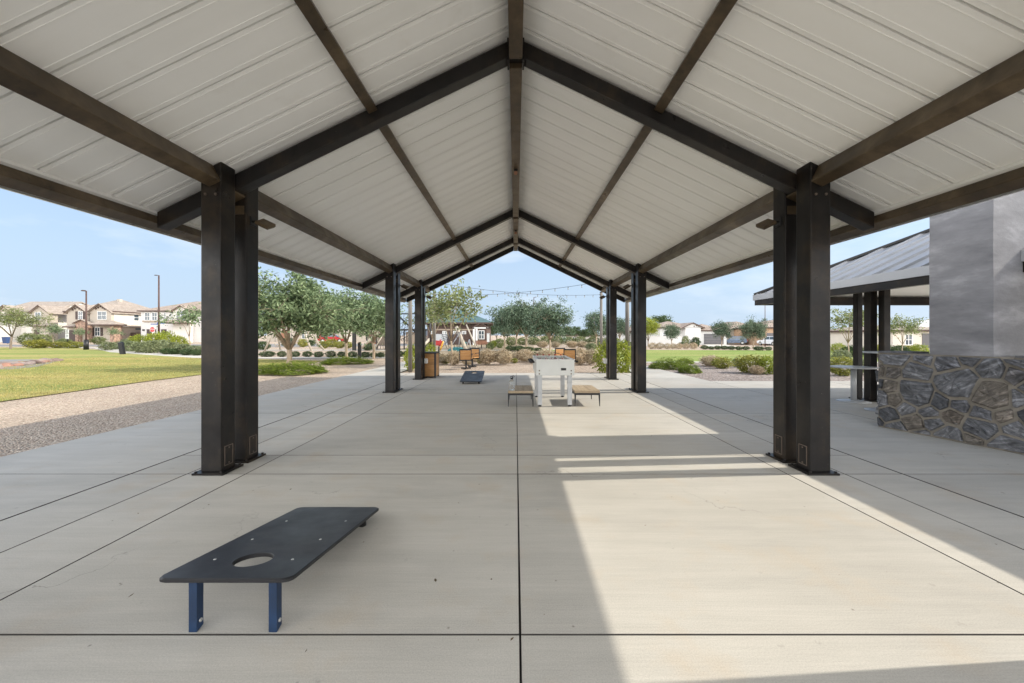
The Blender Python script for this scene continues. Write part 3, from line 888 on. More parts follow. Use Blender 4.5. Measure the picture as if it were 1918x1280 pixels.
def low_bench(x0, x1, y0, y1, label):
    cx, cy = (x0+x1)/2, (y0+y1)/2
    r = tag(empty('low_bench', (cx, cy, 0)), label, 'bench', 'low teak benches beside the foosball table')
    hx, hy = (x1-x0)/2, (y1-y0)/2
    zt = 0.30
    s = MB(); n = 5; wd = 2*hx/n
    for i in range(n):
        s.box(-hx + i*wd + 0.002, -hx + (i+1)*wd - 0.002, -hy+0.012, hy-0.012, zt-0.042, zt)
    s.box(-hx+0.002, hx-0.002, -hy, -hy+0.011, zt-0.045, zt-0.001); s.box(-hx+0.002, hx-0.002, hy-0.011, hy, zt-0.045, zt-0.001)
    s.build('seat', M['teak'], r, bevel=0.003)
    f = MB()
    f.box(-hx, hx, -hy, -hy+0.02, zt-0.085, zt-0.046); f.box(-hx, hx, hy-0.02, hy, zt-0.085, zt-0.046)
    f.box(-hx, -hx+0.02, -hy+0.0205, hy-0.0205, zt-0.085, zt-0.046); f.box(hx-0.02, hx, -hy+0.0205, hy-0.0205, zt-0.085, zt-0.046)
    f.build('frame', M['black'], r)
    for i in (-1, 1):
        for j in (-1, 1):
            a = MB(); px, py = i*hx, j*hy
            def sq(cx_, cy_, h): return [(cx_-h,cy_-h),(cx_+h,cy_-h),(cx_+h,cy_+h),(cx_-h,cy_+h)]
            lo = [(q[0], q[1], 0.001) for q in sq(px-i*0.006, py-j*0.006, 0.006)]
            hi = [(q[0], q[1], zt-0.0455) for q in sq(px-i*0.014, py-j*0.014, 0.016)]
            a.hexa(lo, hi); a.build('leg', M['black'], r)
low_bench(-0.147, 0.335, 7.57, 8.42, 'low teak bench left of the foosball table holding a clear bottle')
low_bench(1.125, 1.61, 7.60, 8.45, 'low teak bench right of the foosball table, bare and sunlit')

# clear jug with a black clip on the left bench
r = tag(empty('clear_jug', (-0.075, 7.70, 0.301)), 'clear plastic jug with black looped top standing on the left bench', 'jug')
MB().lathe((0,0,0), [(0.052,0),(0.056,0.01),(0.056,0.15),(0.045,0.175),(0.022,0.19),(0.020,0.205)], 20).build('body', M['clear'], r)
MB().lathe((0,0,0.206), [(0.024,0),(0.024,0.02),(0.012,0.026)], 14).build('cap', M['black'], r)
m = MB()
for cxx, rad in ((-0.012, 0.026), (0.026, 0.022)):
    pts = [(cxx + rad*math.cos(t*0.5236), 0, 0.235 + rad*0.5 + rad*0.62*math.sin(t*0.5236) + cxx*0.5) for t in range(13)]
    m.tube(pts, 0.006, 6)
m.build('loop', M['black'], r)

# ------------------------------------------------------------------ bin cabinet beside the last left post
r = tag(empty('bin_enclosure', (-2.84, 12.66, 0)), 'orange timber slatted litter bin cabinet with dark corners beside the farthest left post', 'bin')
m = MB(); hx, dy, H = 0.30, 0.55, 0.80
for k in range(8):
    z = 0.05 + k*0.09
    m.box(-hx+0.06, hx-0.05, 0.006, 0.024, z, z+0.087)
m.build('front_boards', M['oak'], r)
m = MB()
for k in range(8):
    z = 0.05 + k*0.09
    m.box(hx-0.026, hx-0.004, 0.07, dy-0.05, z, z+0.087)
    m.box(-hx+0.004, -hx+0.026, 0.07, dy-0.05, z, z+0.087)
m.build('side_boards', M['oak'], r)
for x in (-hx, hx-0.055):
    for y in (0, dy-0.05):
        MB().box(x, x+0.055, y, y+0.05, 0.001, H-0.03).build('corner_post', M['black'], r)
MB().box(-hx+0.03, hx-0.03, 0.03, dy-0.03, 0.02, H-0.031).build('liner', M['black'], r)
MB().box(-hx-0.012, hx+0.012, -0.012, dy+0.012, H-0.029, H+0.012).build('lid', M['black'], r, bevel=0.005)

# ------------------------------------------------------------------ pedestal chairs on the gravel
def chair_mesh():
    r = empty('pedestal_chair')
    b = MB(); n = 4
    for k in range(n): b.box(-0.215, 0.215, -0.012, 0.012, 0.36+k*0.095, 0.36+k*0.095+0.091)
    b.build('backrest', M['oak'], r)
    f = MB()
    f.box(-0.25, -0.216, -0.02, 0.02, 0.30, 0.80); f.box(0.216, 0.25, -0.02, 0.02, 0.30, 0.80)
    f.box(-0.2155, 0.2155, -0.02, 0.02, 0.742, 0.80); f.box(-0.2155, 0.2155, -0.02, 0.02, 0.31, 0.357)
    f.build('frame', M['black'], r, bevel=0.004)
    s = MB(); 
    for k in range(4): s.box(-0.24, 0.24, 0.03+k*0.11, 0.03+k*0.11+0.105, 0.37, 0.40)
    s.build('seat', M['oak'], r)
    p = MB(); p.box(-0.03, 0.03, 0.18, 0.24, 0.02, 0.368); p.box(-0.03, 0.03, -0.02, 0.50, -0.028, 0.02); p.box(-0.2, 0.2, 0.19, 0.25, -0.028, 0.019)
    p.build('pedestal', M['black'], r)
    a = MB()
    for i in (-1, 1):
        a.box(i*0.262-0.012, i*0.262+0.012, 0.0, 0.42, 0.56, 0.59)
    a.build('arm_rest', M['black'], r)
    return r
ch = chair_mesh()
CH = [(872, 690.5, 0.03, 'orange slat pedestal chair on the gravel seen from behind, near the litter bin'),
      (889, 685.5, 2.75, 'orange slat pedestal chair facing the camera behind the chair near the litter bin'),
      (1067, 690.5, -0.03, 'orange slat pedestal chair seen from behind just above the foosball table'),
      (1049, 685.5, -2.75, 'orange slat pedestal chair facing the camera behind the foosball table')]
for i, (px, py, rz, lb) in enumerate(CH):
    o = ch if i == 0 else copy_tree(ch)
    p = G(px, py); o.location = (p.x, p.y, 0); o.rotation_euler = (0, 0, rz)
    tag(o, lb, 'chair', 'pedestal chairs on the gravel')

# ------------------------------------------------------------------ string light poles and strands
POLE = {'ln': (-4.0, 15.1, 0.075), 'lf': (-4.33, 21.2, 0.075), 'rn': (4.13, 14.75, 0.075), 'rf': (4.55, 21.2, 0.075)}
PL = {'ln': 'grey round light pole beside the lime bush behind the left posts, nearer of two',
      'lf': 'grey round light pole behind the litter bin, farther of two on the left',
      'rn': 'grey round light pole beside the lime bush behind the right posts, nearer of two',
      'rf': 'grey round light pole seen left of the farthest right post'}
PH = 3.62
for kk, (x, y, rad) in POLE.items():
    rt = tag(empty('light_pole', (x, y, 0)), PL[kk], 'pole', 'string light poles')
    MB().tube([(0,0,-0.1), (0,0,PH)], [rad, rad*0.93], 14).build('shaft', M['polewood'], rt)
    MB().lathe((0,0,PH+0.001), [(rad*1.05,0),(rad*1.05,0.03),(0.02,0.05)], 14).build('cap', M['black'], rt)
    MB().box(-0.1, 0.1, -0.012, 0.012, PH-0.12, PH-0.09).build('hook', M['black'], rt)
bulb_me = None
for a, b, lb in (('lf', 'rn', 'festoon string of small bulbs rising from the far left pole to the right'),
                 ('ln', 'rf', 'festoon string of small bulbs sinking from the near left to the far right pole')):
    pa = Vector((POLE[a][0], POLE[a][1], PH-0.10)); pb = Vector((POLE[b][0], POLE[b][1], PH-0.10))
    n = 17; rt = tag(empty('string_light', pa), lb, 'string lights', 'string lights over the gravel court')
    pts = []
    for i in range(n*2+1):
        t = i/(n*2); q = pa.lerp(pb, t) - pa; q.z -= 0.26*4*t*(1-t); pts.append(q)
    MB().tube(pts, 0.008, 5).build('cable', M['rope'], rt)
    if bulb_me is None:
        b_ = MB(); b_.lathe((0,0,-0.06), [(0.014,0.015),(0.014,0.055)], 8, 0); b_.lathe((0,0,-0.12), [(0.008,0),(0.020,0.02),(0.020,0.05),(0.012,0.074)], 10, 1)
        bulb_me = b_.mesh('bulb', [M['black'], M['bulbglass']])
    for i in range(1, n):
        q = pts[2*i]; put('bulb', bulb_me, rt, q)

# ------------------------------------------------------------------ fireplace: stone wall and chimney
def clip(poly, p, n):
    o = []
    for i in range(len(poly)):
        a, b = Vector(poly[i]), Vector(poly[(i+1) % len(poly)])
        da, db = (a-p).dot(n), (b-p).dot(n)
        if da <= 0: o.append(a)
        if (da < 0 < db) or (db < 0 < da): o.append(a + (b-a)*(da/(da-db)))
    return o
def shrink_poly(poly, d):
    o = [Vector(q) for q in poly]
    n = len(poly); ctr = sum(o, Vector((0,0)))/n
    for i in range(n):
        a, b = Vector(poly[i]), Vector(poly[(i+1) % n]); e = (b-a)
        if e.length < 1e-5: continue
        nr = Vector((e.y, -e.x)).normalized()
        if (ctr-a).dot(nr) > 0: nr = -nr
        o = clip(o, a - nr*d, nr)
        if len(o) < 3: return []
    return o
STONE_UV = []
def stone_face(mb, org, ux, length, height, nrm, seed, cell=0.27):
    r = random.Random(seed)
    seeds = []
    tries = 0
    while tries < 6000:
        tries += 1
        q = Vector((r.uniform(-0.05, length+0.05), r.uniform(-0.03, height+0.03)))
        rad = cell*r.choice([0.5, 0.62, 0.8, 0.95, 1.1])
        if all((Vector(((q.x-s.x)*0.82, q.y-s.y))).length > 0.5*(rad+sr) for s, sr in seeds): seeds.append((q, rad))
    for s, sr in seeds:
        poly = [Vector((0,0)), Vector((length,0)), Vector((length,height)), Vector((0,height))]
        for t, tr in seeds:
            if t is s or (t-s).length > 0.9: continue
            d = t-s; mid = s + d*(sr/(sr+tr)); poly = clip(poly, mid, d.normalized())
            if len(poly) < 3: break
        if len(poly) < 3: continue
        poly = shrink_poly(poly, r.uniform(0.009, 0.017))
        if len(poly) < 3: continue
        c = sum(poly, Vector((0,0)))/len(poly)
        area = 0.5*abs(sum(poly[i].x*poly[(i+1)%len(poly)].y - poly[(i+1)%len(poly)].x*poly[i].y for i in range(len(poly))))
        if area < 0.0025: continue
        # chip the outline a little
        fine = []
        for i in range(len(poly)):
            a, b = poly[i], poly[(i+1) % len(poly)]
            k = max(1, int((b-a).length/0.05))
            for j in range(k):
                q = a.lerp(b, j/k)
                q = q + (c-q)*r.uniform(0.0, 0.07)
                fine.append(q)
        out_ = 0.020 + r.random()*0.030; tx, ty = r.uniform(-0.13,0.13), r.uniform(-0.13,0.13)
        def W3(q, h): return org + ux*q.x + Vector((0,0,q.y)) + nrm*h
        ring0 = [W3(q, 0.0) for q in fine]
        ring1 = [W3(q, out_*0.75 + (q-c).x*tx*0.4 + (q-c).y*ty*0.4) for q in [c + (q-c)*0.97 for q in fine]]
        ring2 = [W3(q, out_ + (q-c).x*tx + (q-c).y*ty + r.uniform(-0.003,0.003)) for q in [c + (q-c)*0.86 for q in fine]]
        ring3 = [W3(q, out_ + (q-c).x*tx + (q-c).y*ty + r.uniform(-0.012,0.012)) for q in [c + (q-c)*0.45 for q in fine]]
        n = len(fine); vs = ring0 + ring1 + ring2 + ring3 + [W3(c, out_ + r.uniform(-0.004,0.006))]
        fs = []
        for kk in range(3): fs += [(kk*n+i, kk*n+(i+1)%n, (kk+1)*n+(i+1)%n, (kk+1)*n+i) for i in range(n)]
        fs += [(3*n+i, 3*n+(i+1)%n, 4*n) for i in range(n)]
        mb.add(vs, fs)
        an = r.uniform(-0.9, 0.9); ox_, oy_ = r.uniform(0, 60), r.uniform(0, 60)
        for q in [c + (p_-c)*k_ for k_ in (1.0, 0.97, 0.86, 0.45) for p_ in fine] + [c]:
            STONE_UV.append((q.x*math.cos(an)+q.y*math.sin(an)+ox_, -q.x*math.sin(an)+q.y*math.cos(an)+oy_, 0.0))
WA, WB = Vector((5.40, 5.93, 0)), Vector((6.10, 3.40, 0))
wu = (WB-WA).normalized(); wn = Vector((wu.y, -wu.x, 0))
if wn.x > 0: wn = -wn
wlen = (WB-WA).length; WHH = 1.10
fp = tag(empty('fireplace', (0,0,0)), 'outdoor fireplace with grey stucco chimney on a dark fieldstone wall', 'fireplace')
def block(a, ln, depth, z0, z1, mat, name, inset=0.0):
    p = [a + wn*(-inset), a + wu*ln + wn*(-inset), a + wu*ln - wn*(inset+depth), a - wn*(inset+depth)]
    m = MB(); m.hexa([(q.x,q.y,z0) for q in p], [(q.x,q.y,z1) for q in p])
    return m.build(name, mat, fp)
wall = block(WA, wlen, 0.42, 0.001, WHH, M['mortar'], 'wall_core')
m = MB(); stone_face(m, WA + Vector((0,0,0.004)), wu, wlen, WHH-0.008, wn, 11)
stone_face(m, WA - wn*0.42 + Vector((0,0,0.004)), wn, 0.42, WHH-0.008, -wu, 12)
so = m.build('stone_facing', M['stone'], wall, fix=False)
at = so.data.attributes.new('strata', 'FLOAT_VECTOR', 'POINT')
for i, q in enumerate(STONE_UV): at.data[i].vector = q
bm = bmesh.new(); bm.from_mesh(so.data); bmesh.ops.recalc_face_normals(bm, faces=bm.faces[:]); bm.to_mesh(so.data); bm.free()
m = MB()
rr = random.Random(5); t = 0
while t < wlen - 0.05:
    ln = min(rr.uniform(0.22, 0.45), wlen-t)
    p = [WA + wu*(t+0.006) + wn*0.02, WA + wu*(t+ln-0.006) + wn*0.02, WA + wu*(t+ln-0.006) - wn*0.44, WA + wu*(t+0.006) - wn*0.44]
    h = WHH + rr.uniform(0.012, 0.028)
    if not (0.52 < t + ln/2 < 1.3): m.hexa([(q.x,q.y,WHH+0.001) for q in p], [(q.x,q.y,h) for q in p])
    t += ln
m.build('coping', M['stone'], wall)
ca = WA + wu*0.605; CW, CD = 0.605, 1.7
def chim_block():
    p = [ca + wn*0.012, ca + wu*CW + wn*0.012, ca + wu*CW - wn*CD, ca - wn*CD]
    m = MB(); nz = 14
    def off(q, z, k): return (q.x + 0.006*mnoise.noise(Vector((q.x*2, z*2.3, k))), q.y + 0.006*mnoise.noise(Vector((q.y*2, z*2.1, k+7))), z)
    rows = []
    for i in range(nz+1):
        z = WHH + 0.001 + (4.75-WHH)*i/nz
        ring = []
        for k in range(4):
            a, b = p[k], p[(k+1) % 4]
            for j in range(5): ring.append(off(a.lerp(b, j/5), z, k))
        rows.append(ring)
    n = 20; vs = [q for rw in rows for q in rw]
    fs = [(i*n+j, i*n+(j+1)%n, (i+1)*n+(j+1)%n, (i+1)*n+j) for i in range(nz) for j in range(n)]
    fs += [tuple(range(nz*n, nz*n+n)), tuple(reversed(range(n)))]
    m.add(vs, fs)
    return m.build('chimney', M['stucco'], fp)
chim_block()
m = MB(); q = ca + wu*(CW/2) - wn*((CD-0.012)/2)
for z, e in ((4.751, 0.06),):
    c4 = [ca + wn*(0.012+e) - wu*e, ca + wu*(CW+e) + wn*(0.012+e), ca + wu*(CW+e) - wn*(CD+e), ca - wn*(CD+e) - wu*e]
    m.hexa([(v.x,v.y,z) for v in c4], [(v.x,v.y,z+0.08) for v in c4])
m.build('chimney_cap', M['stucco'], fp)
# ------------------------------------------------------------------ the neighbouring hipped pavilion
np_ = tag(empty('hip_pavilion', (0,0,0)), 'second pavilion with white standing seam hip roof behind the grey chimney', 'pavilion')
HX0, HX1, HY0, HY1, ZF = 6.25, 12.5, -3.0, 10.42, 2.39
sl = 0.486; hw = (HX1-HX0)/2; zr = ZF + sl*hw
A_, B_, C_, D_ = (HX0,HY0,ZF), (HX1,HY0,ZF), (HX1,HY1,ZF), (HX0,HY1,ZF)
E_, F_ = ((HX0+HX1)/2, HY0+hw, zr), ((HX0+HX1)/2, HY1-hw, zr)
m = MB(); m.add([A_,B_,C_,D_,E_,F_], [(0,4,5,3),(1,2,5,4),(0,1,4),(2,3,5)])
sk = [(q[0],q[1],q[2]-0.05) for q in (A_,B_,C_,D_,E_,F_)]
m.add(sk, [(0,3,5,4),(1,4,5,2),(0,4,1),(2,5,3)], 1)
roof2 = m.build('roof_sheet', [M['roofmetal'], M['panel']], np_, fix=False)
y = HY0 + 0.3
while y < HY1 - 0.1:
    d = min(hw, y-HY0, HY1-y)
    MB().bar((HX0-0.01, y, ZF+0.018), (HX0+d, y, ZF+sl*d+0.018), 0.035, 0.04).build('standing_seam', M['roofmetal'], roof2)
    y += 0.42
x = HX0 + 0.3
while x < HX1 - 0.1:
    d = min(x-HX0, HX1-x)
    MB().bar((x, HY1+0.01, ZF+0.018), (x, HY1-d, ZF+sl*d+0.018), 0.035, 0.04).build('standing_seam', M['roofmetal'], roof2)
    x += 0.42
m = MB()
for a, b in ((A_,E_), (B_,E_), (C_,F_), (D_,F_), (E_,F_)):
    m.bar(Vector(a)+Vector((0,0,0.03)), Vector(b)+Vector((0,0,0.03)), 0.16, 0.05)
m.build('ridge_cap', M['black'], np_)
m = MB()
m.box(HX0-0.03, HX0-0.002, HY0, HY1, ZF-0.125, ZF+0.02); m.box(HX1+0.002, HX1+0.03, HY0, HY1, ZF-0.125, ZF+0.02)
m.box(HX0-0.03, HX1+0.03, HY1+0.002, HY1+0.03, ZF-0.125, ZF+0.02); m.box(HX0-0.03, HX1+0.03, HY0-0.03, HY0-0.002, ZF-0.125, ZF+0.02)
m.build('fascia', M['roofmetal'], np_)
m = MB()
m.box(HX0+0.0, HX0+0.11, HY0+0.12, HY1-0.12, ZF-0.255, ZF-0.052); m.box(HX1-0.11, HX1, HY0+0.12, HY1-0.12, ZF-0.255, ZF-0.052)
m.box(HX0, HX1, HY1-0.115, HY1, ZF-0.255, ZF-0.053); m.box(HX0, HX1, HY0, HY0+0.115, ZF-0.255, ZF-0.053)
m.build('eave_beam', M['steel'], np_)
for px, y, wd in ((1606.5, 8.55, 0.115), (1630.5, 8.25, 0.15), (1656.5, 8.05, 0.13), (1606.5, 2.6, 0.13), (1640, 0.9, 0.13)):
    xx = XP(px, y) if y > 5 else 7.4
    zt = ZF + sl*(xx-HX0) - 0.06
    o = MB().box(xx-wd/2, xx+wd/2, y-wd/2, y+wd/2, 0.016, zt).build('post', M['steel'], np_, bevel=0.008)
    MB().box(xx-wd/2-0.05, xx+wd/2+0.05, y-wd/2-0.05, y+wd/2+0.05, 0.001, 0.015).build('base_plate', M['steel'], o)
for xx, y in ((11.4, 8.4), (11.4, 2.0)):
    MB().box(xx-0.07, xx+0.07, y-0.07, y+0.07, 0.001, ZF+0.3).build('post', M['steel'], np_)

def round_table(x, y, z, rad, label):
    r = tag(empty('round_table', (x, y, 0)), label, 'table', 'round tables under the second pavilion')
    MB().lathe((0,0,z-0.025), [(rad-0.01,0),(rad,0.008),(rad,0.02),(rad-0.006,0.025)], 36).build('table_top', M['leg'], r)
    MB().tube([(0,0,0.03), (0,0,z-0.026)], 0.05, 16).build('stem', M['leg'], r)
    MB().lathe((0,0,0.001), [(0.28,0),(0.28,0.012),(0.06,0.026),(0.05,0.028)], 32).build('base', M['leg'], r)
round_table(XP(1599, 8.15), 8.15, 0.715, 0.39, 'round grey pedestal table standing in front of the thin posts')
round_table(6.62, 7.15, 1.06, 0.30, 'tall round bar table half hidden behind the stone wall')

# ------------------------------------------------------------------ plants
def leaves(mb, pts, size, rr, droop=0.3, wide=0.42, m=0, up=None):
    for p in pts:
        d = Vector((rr.gauss(0,1), rr.gauss(0,1), rr.gauss(0,0.7)-droop))
        if up is not None: d = Vector((rr.gauss(0,0.5), rr.gauss(0,0.5), up))
        d.normalize()
        s = d.cross(Vector((rr.gauss(0,1), rr.gauss(0,1), rr.gauss(0,1)))).normalized()
        n = d.cross(s)
        L_ = size*rr.uniform(0.65, 1.35); w_ = L_*wide*0.5
        p = Vector(p)
        mb.add([p, p + d*L_*0.5 + s*w_ + n*L_*0.06, p + d*L_, p + d*L_*0.5 - s*w_ + n*L_*0.06], [(0,1,2,3)], m)

def tree_meshes(seed, H, RX, base, fork, nclump, per, leaf, tr, mats, lean=0.0, wide=0.42, spread=0.32, nl=5, droop=0.3, low=-0.55):
    """trunk and crown; crown fills an uneven ellipsoid from height base to H"""
    rr = random.Random(seed)
    zc = (base+H)/2; rz = (H-base)/2
    top = Vector((lean*fork, rr.uniform(-0.05,0.05)*fork, fork))
    tk = MB()
    tk.tube([(0,0,-0.12), (0.0,0,0.06), (lean*fork*0.5 + rr.uniform(-0.03,0.03), 0, fork*0.5), top], [tr*1.25, tr*0.98, tr*0.88, tr*0.85], 9)
    limbs = []
    for i in range(nl):
        a = 2*math.pi*(i+rr.random()*0.7)/nl
        e = Vector((RX*0.55*math.cos(a), RX*0.55*math.sin(a), zc + rz*rr.uniform(-0.1,0.55)))
        if i == 0: e = Vector((rr.uniform(-0.2,0.2), rr.uniform(-0.2,0.2), H - rz*0.45))
        midp = top.lerp(e, 0.45) + Vector((0,0,rr.uniform(-0.05,0.12)*rz)) + Vector((rr.uniform(-.1,.1),rr.uniform(-.1,.1),0))*RX*0.5
        tk.tube([top - Vector((0,0,tr*0.6)), midp, e], [tr*0.55, tr*0.36, tr*0.14], 7)
        limbs += [top.lerp(midp, 0.7), midp, midp.lerp(e, 0.5), e]
    cw = MB()
    ph = [rr.uniform(0,6.28) for _ in range(4)]
    for i in range(nclump):
        while True:
            d = Vector((rr.gauss(0,1), rr.gauss(0,1), rr.gauss(0,1))).normalized()
            if d.z > low: break
        a = math.atan2(d.y, d.x)
        bulge = 0.82 + 0.16*math.sin(2*a+ph[0]) + 0.14*math.sin(3*a+ph[1]+2*d.z) + 0.12*math.sin(5*d.z+ph[2])
        rad = (0.30 + 0.70*rr.random()**0.6)*bulge
        if rr.random() < 0.12: rad *= rr.uniform(1.12, 1.34)
        c = Vector((d.x*RX*rad, d.y*RX*rad, zc + d.z*rz*rad)) + Vector((lean*zc*0.6, 0, 0))
        b = min(limbs, key=lambda q: (q-c).length)
        tk.tube([b, b.lerp(c, 0.5) + Vector((0,0,0.05)), c], [tr*0.14, tr*0.09, tr*0.04], 4, caps=False)
        sg = spread*rr.uniform(0.6, 1.25)
        n = int(per*rr.uniform(0.6, 1.4))
        leaves(cw, [(c.x+rr.gauss(0,sg), c.y+rr.gauss(0,sg), c.z+rr.gauss(0,sg*0.75)) for _ in range(n)], leaf, rr, droop, wide)
    return tk.mesh('trunk', mats[0], fix=False), cw.mesh('crown', mats[1], fix=False)

def plant_tree(name, x, y, tm, label, group=None, sc=1.0, rz=0.0, cat='tree', z=None):
    r = tag(empty(name, (x, y, gz(x, y) if z is None else z), rz), label, cat, group)
    r.scale = (sc, sc, sc)
    put('trunk', tm[0], r); put('crown', tm[1], r)
    return r

T_ASH = tree_meshes(21, 4.15, 2.35, 0.70, 0.80, 190, 72, 0.18, 0.115, (M['trunk'], M['leaf']), 0.03, 0.36, 0.25, 6, 0.5, -0.8)
T_ASH2 = tree_meshes(22, 4.0, 1.75, 1.05, 0.95, 125, 62, 0.18, 0.085, (M['trunk'], M['leaf']), 0.02, 0.36, 0.25, 5, 0.5, -0.75)
T_OPEN = tree_meshes(23, 4.4, 2.1, 1.6, 1.3, 62, 30, 0.20, 0.055, (M['trunk'], M['leaf_olive']), -0.02, 0.40, 0.24, 6)
T_OAK = tree_meshes(24, 4.9, 2.3, 0.95, 1.2, 170, 66, 0.19, 0.11, (M['trunk'], M['leaf_dark']), 0.02, 0.42, 0.27, 5, 0.4, -0.75)
T_OAK2 = tree_meshes(25, 4.7, 1.7, 1.0, 1.2, 105, 55, 0.19, 0.09, (M['trunk'], M['leaf_dark']), -0.03, 0.42, 0.27, 5, 0.4, -0.75)
T_THORN = tree_meshes(26, 4.2, 2.9, 1.7, 1.3, 95, 50, 0.24, 0.10, (M['darktrunk'], M['leaf_olive']), 0.05, 0.22, 0.34, 5, 0.0)
T_SAP = tree_meshes(27, 3.4, 1.3, 1.3, 1.0, 34, 26, 0.22, 0.045, (M['trunk'], M['leaf']), -0.10, 0.35, 0.25, 4)
T_ROUND = tree_meshes(28, 5.6, 2.6, 1.3, 1.2, 130, 60, 0.24, 0.14, (M['darktrunk'], M['leaf_clip']), 0, 0.5, 0.3, 5)
T_LIME = tree_meshes(29, 5.2, 2.0, 0.9, 0.9, 110, 55, 0.24, 0.11, (M['darktrunk'], M['leaf_lime']), 0, 0.3, 0.3, 5, 0.6)

p = G(541, 688); plant_tree('ash_tree', p.x, p.y, T_ASH, 'broad grey green tree forking low out of ground cover behind the nearest left post', rz=0.4)
p = G(649, 675.5); plant_tree('ash_tree', p.x+0.0, p.y, T_ASH2, 'grey green tree with slim trunk between the broad tree and the second left post', rz=1.2)
p = G(705, 671); plant_tree('ash_tree', p.x-0.15, p.y, T_ASH2, 'thin pale trunked tree partly hidden by the second left post', sc=0.98, rz=2.6)
p = G(840, 683); plant_tree('mesquite_tree', p.x+0.15, p.y, T_OPEN, 'airy olive tree with thin stem behind the litter bin', rz=0.2, sc=0.86)
p = G(800, 668); plant_tree('mesquite_tree', p.x+0.4, p.y, T_OPEN, 'airy olive tree glimpsed between the farthest left post and light pole', rz=2.2, sc=0.9)
for px, py, T_, sc, rz, lb in ((945, 653, T_OAK2, 1.0, 0.5, 'leftmost of the four dark blue green trees in the middle distance'),
                        (967, 651, T_OAK2, 1.08, 2.4, 'second from the left of the four dark blue green trees in the middle distance'),
                        (986, 655, T_OAK, 1.0, 3.9, 'third dark blue green tree with a forked trunk in the middle distance'),
                        (1030, 659.5, T_OAK, 0.84, 0.0, 'largest looking dark blue green tree right of centre above the foosball table')):
    p = G(px, py); plant_tree('oak_tree', p.x, p.y, T_, lb, 'dark trees in the middle distance', sc, rz)
plant_tree('oak_tree', XP(1117, 52), 52, T_OAK2, 'dark tree behind the far right light pole', sc=1.05, rz=1.0)
plant_tree('oak_tree', XP(1160, 60), 60, T_OAK2, 'dark tree top showing between the two right posts', sc=1.0, rz=2.0)
plant_tree('lime_tree', XP(1214, 62), 62, T_LIME, 'bright lime green tree just right of the second right post', sc=0.9)
plant_tree('round_tree', XP(1238, 92), 92, T_ROUND, 'green tree behind the white garden wall on the right', sc=1.15, rz=1)
plant_tree('oak_tree', XP(1258, 50), 50, T_OAK2, 'blue green tree in front of the white house, leftmost of three', 'trees in front of the white house', 0.68, 0.3)
plant_tree('oak_tree', XP(1352, 47), 47, T_OAK2, 'blue green tree in front of the parked slate car', 'trees in front of the white house', 0.72, 1.9)
plant_tree('oak_tree', XP(1411, 46), 46, T_OAK, 'wide blue green tree left of the nearest right post', 'trees in front of the white house', 0.70, 4.0)
plant_tree('thorn_tree', XP(20, 40), 40, T_THORN, 'feathery olive tree with thin dark trunk at the far left lawn edge', rz=0.5, sc=0.97)
plant_tree('young_tree', XP(101, 52), 52, T_SAP, 'small dark young tree in front of the two left houses', sc=0.85, rz=1.0)
plant_tree('young_tree', XP(150, 60), 60, T_SAP, 'sapling in front of the stone porch of the tan house', sc=0.75, rz=2.0)
plant_tree('young_tree', XP(212, 58), 58, T_SAP, 'pale sapling beside the garage of the tan house', sc=0.75, rz=3.0)
p = G(357, 655); plant_tree('young_tree', p.x, p.y, T_SAP, 'leaning sparse tree left of the nearest left post', sc=1.25, rz=0.2)
plant_tree('mesquite_tree', XP(1590, 24), 24, T_OPEN, 'airy tree seen between the nearest right post and the thin posts', sc=0.72, rz=0.9)
plant_tree('mesquite_tree', XP(1690, 26), 26, T_OPEN, 'airy tree seen between the thin posts and the chimney', sc=0.62, rz=2.4)
far = [(950, 90, 0.9), (968, 100, 1.0), (985, 96, 0.9), (1003, 110, 1.0), (1020, 92, 0.85), (1034, 105, 0.95), (1138, 90, 1.0), (1190, 100, 1.1), (1062, 95, 0.9), (1078, 110, 1.0), (1095, 100, 0.8), (915, 70, 0.8), (930, 85, 0.95), (1045, 120, 1.0), (1108, 105, 0.9)]
for i, (px, y, sc) in enumerate(sorted(far)):
    plant_tree('round_tree', XP(px, y), y, T_ROUND, '%s from the left of the small distant green trees on the horizon' % ORD[i], 'distant trees on the horizon', sc*0.75, i*1.1)

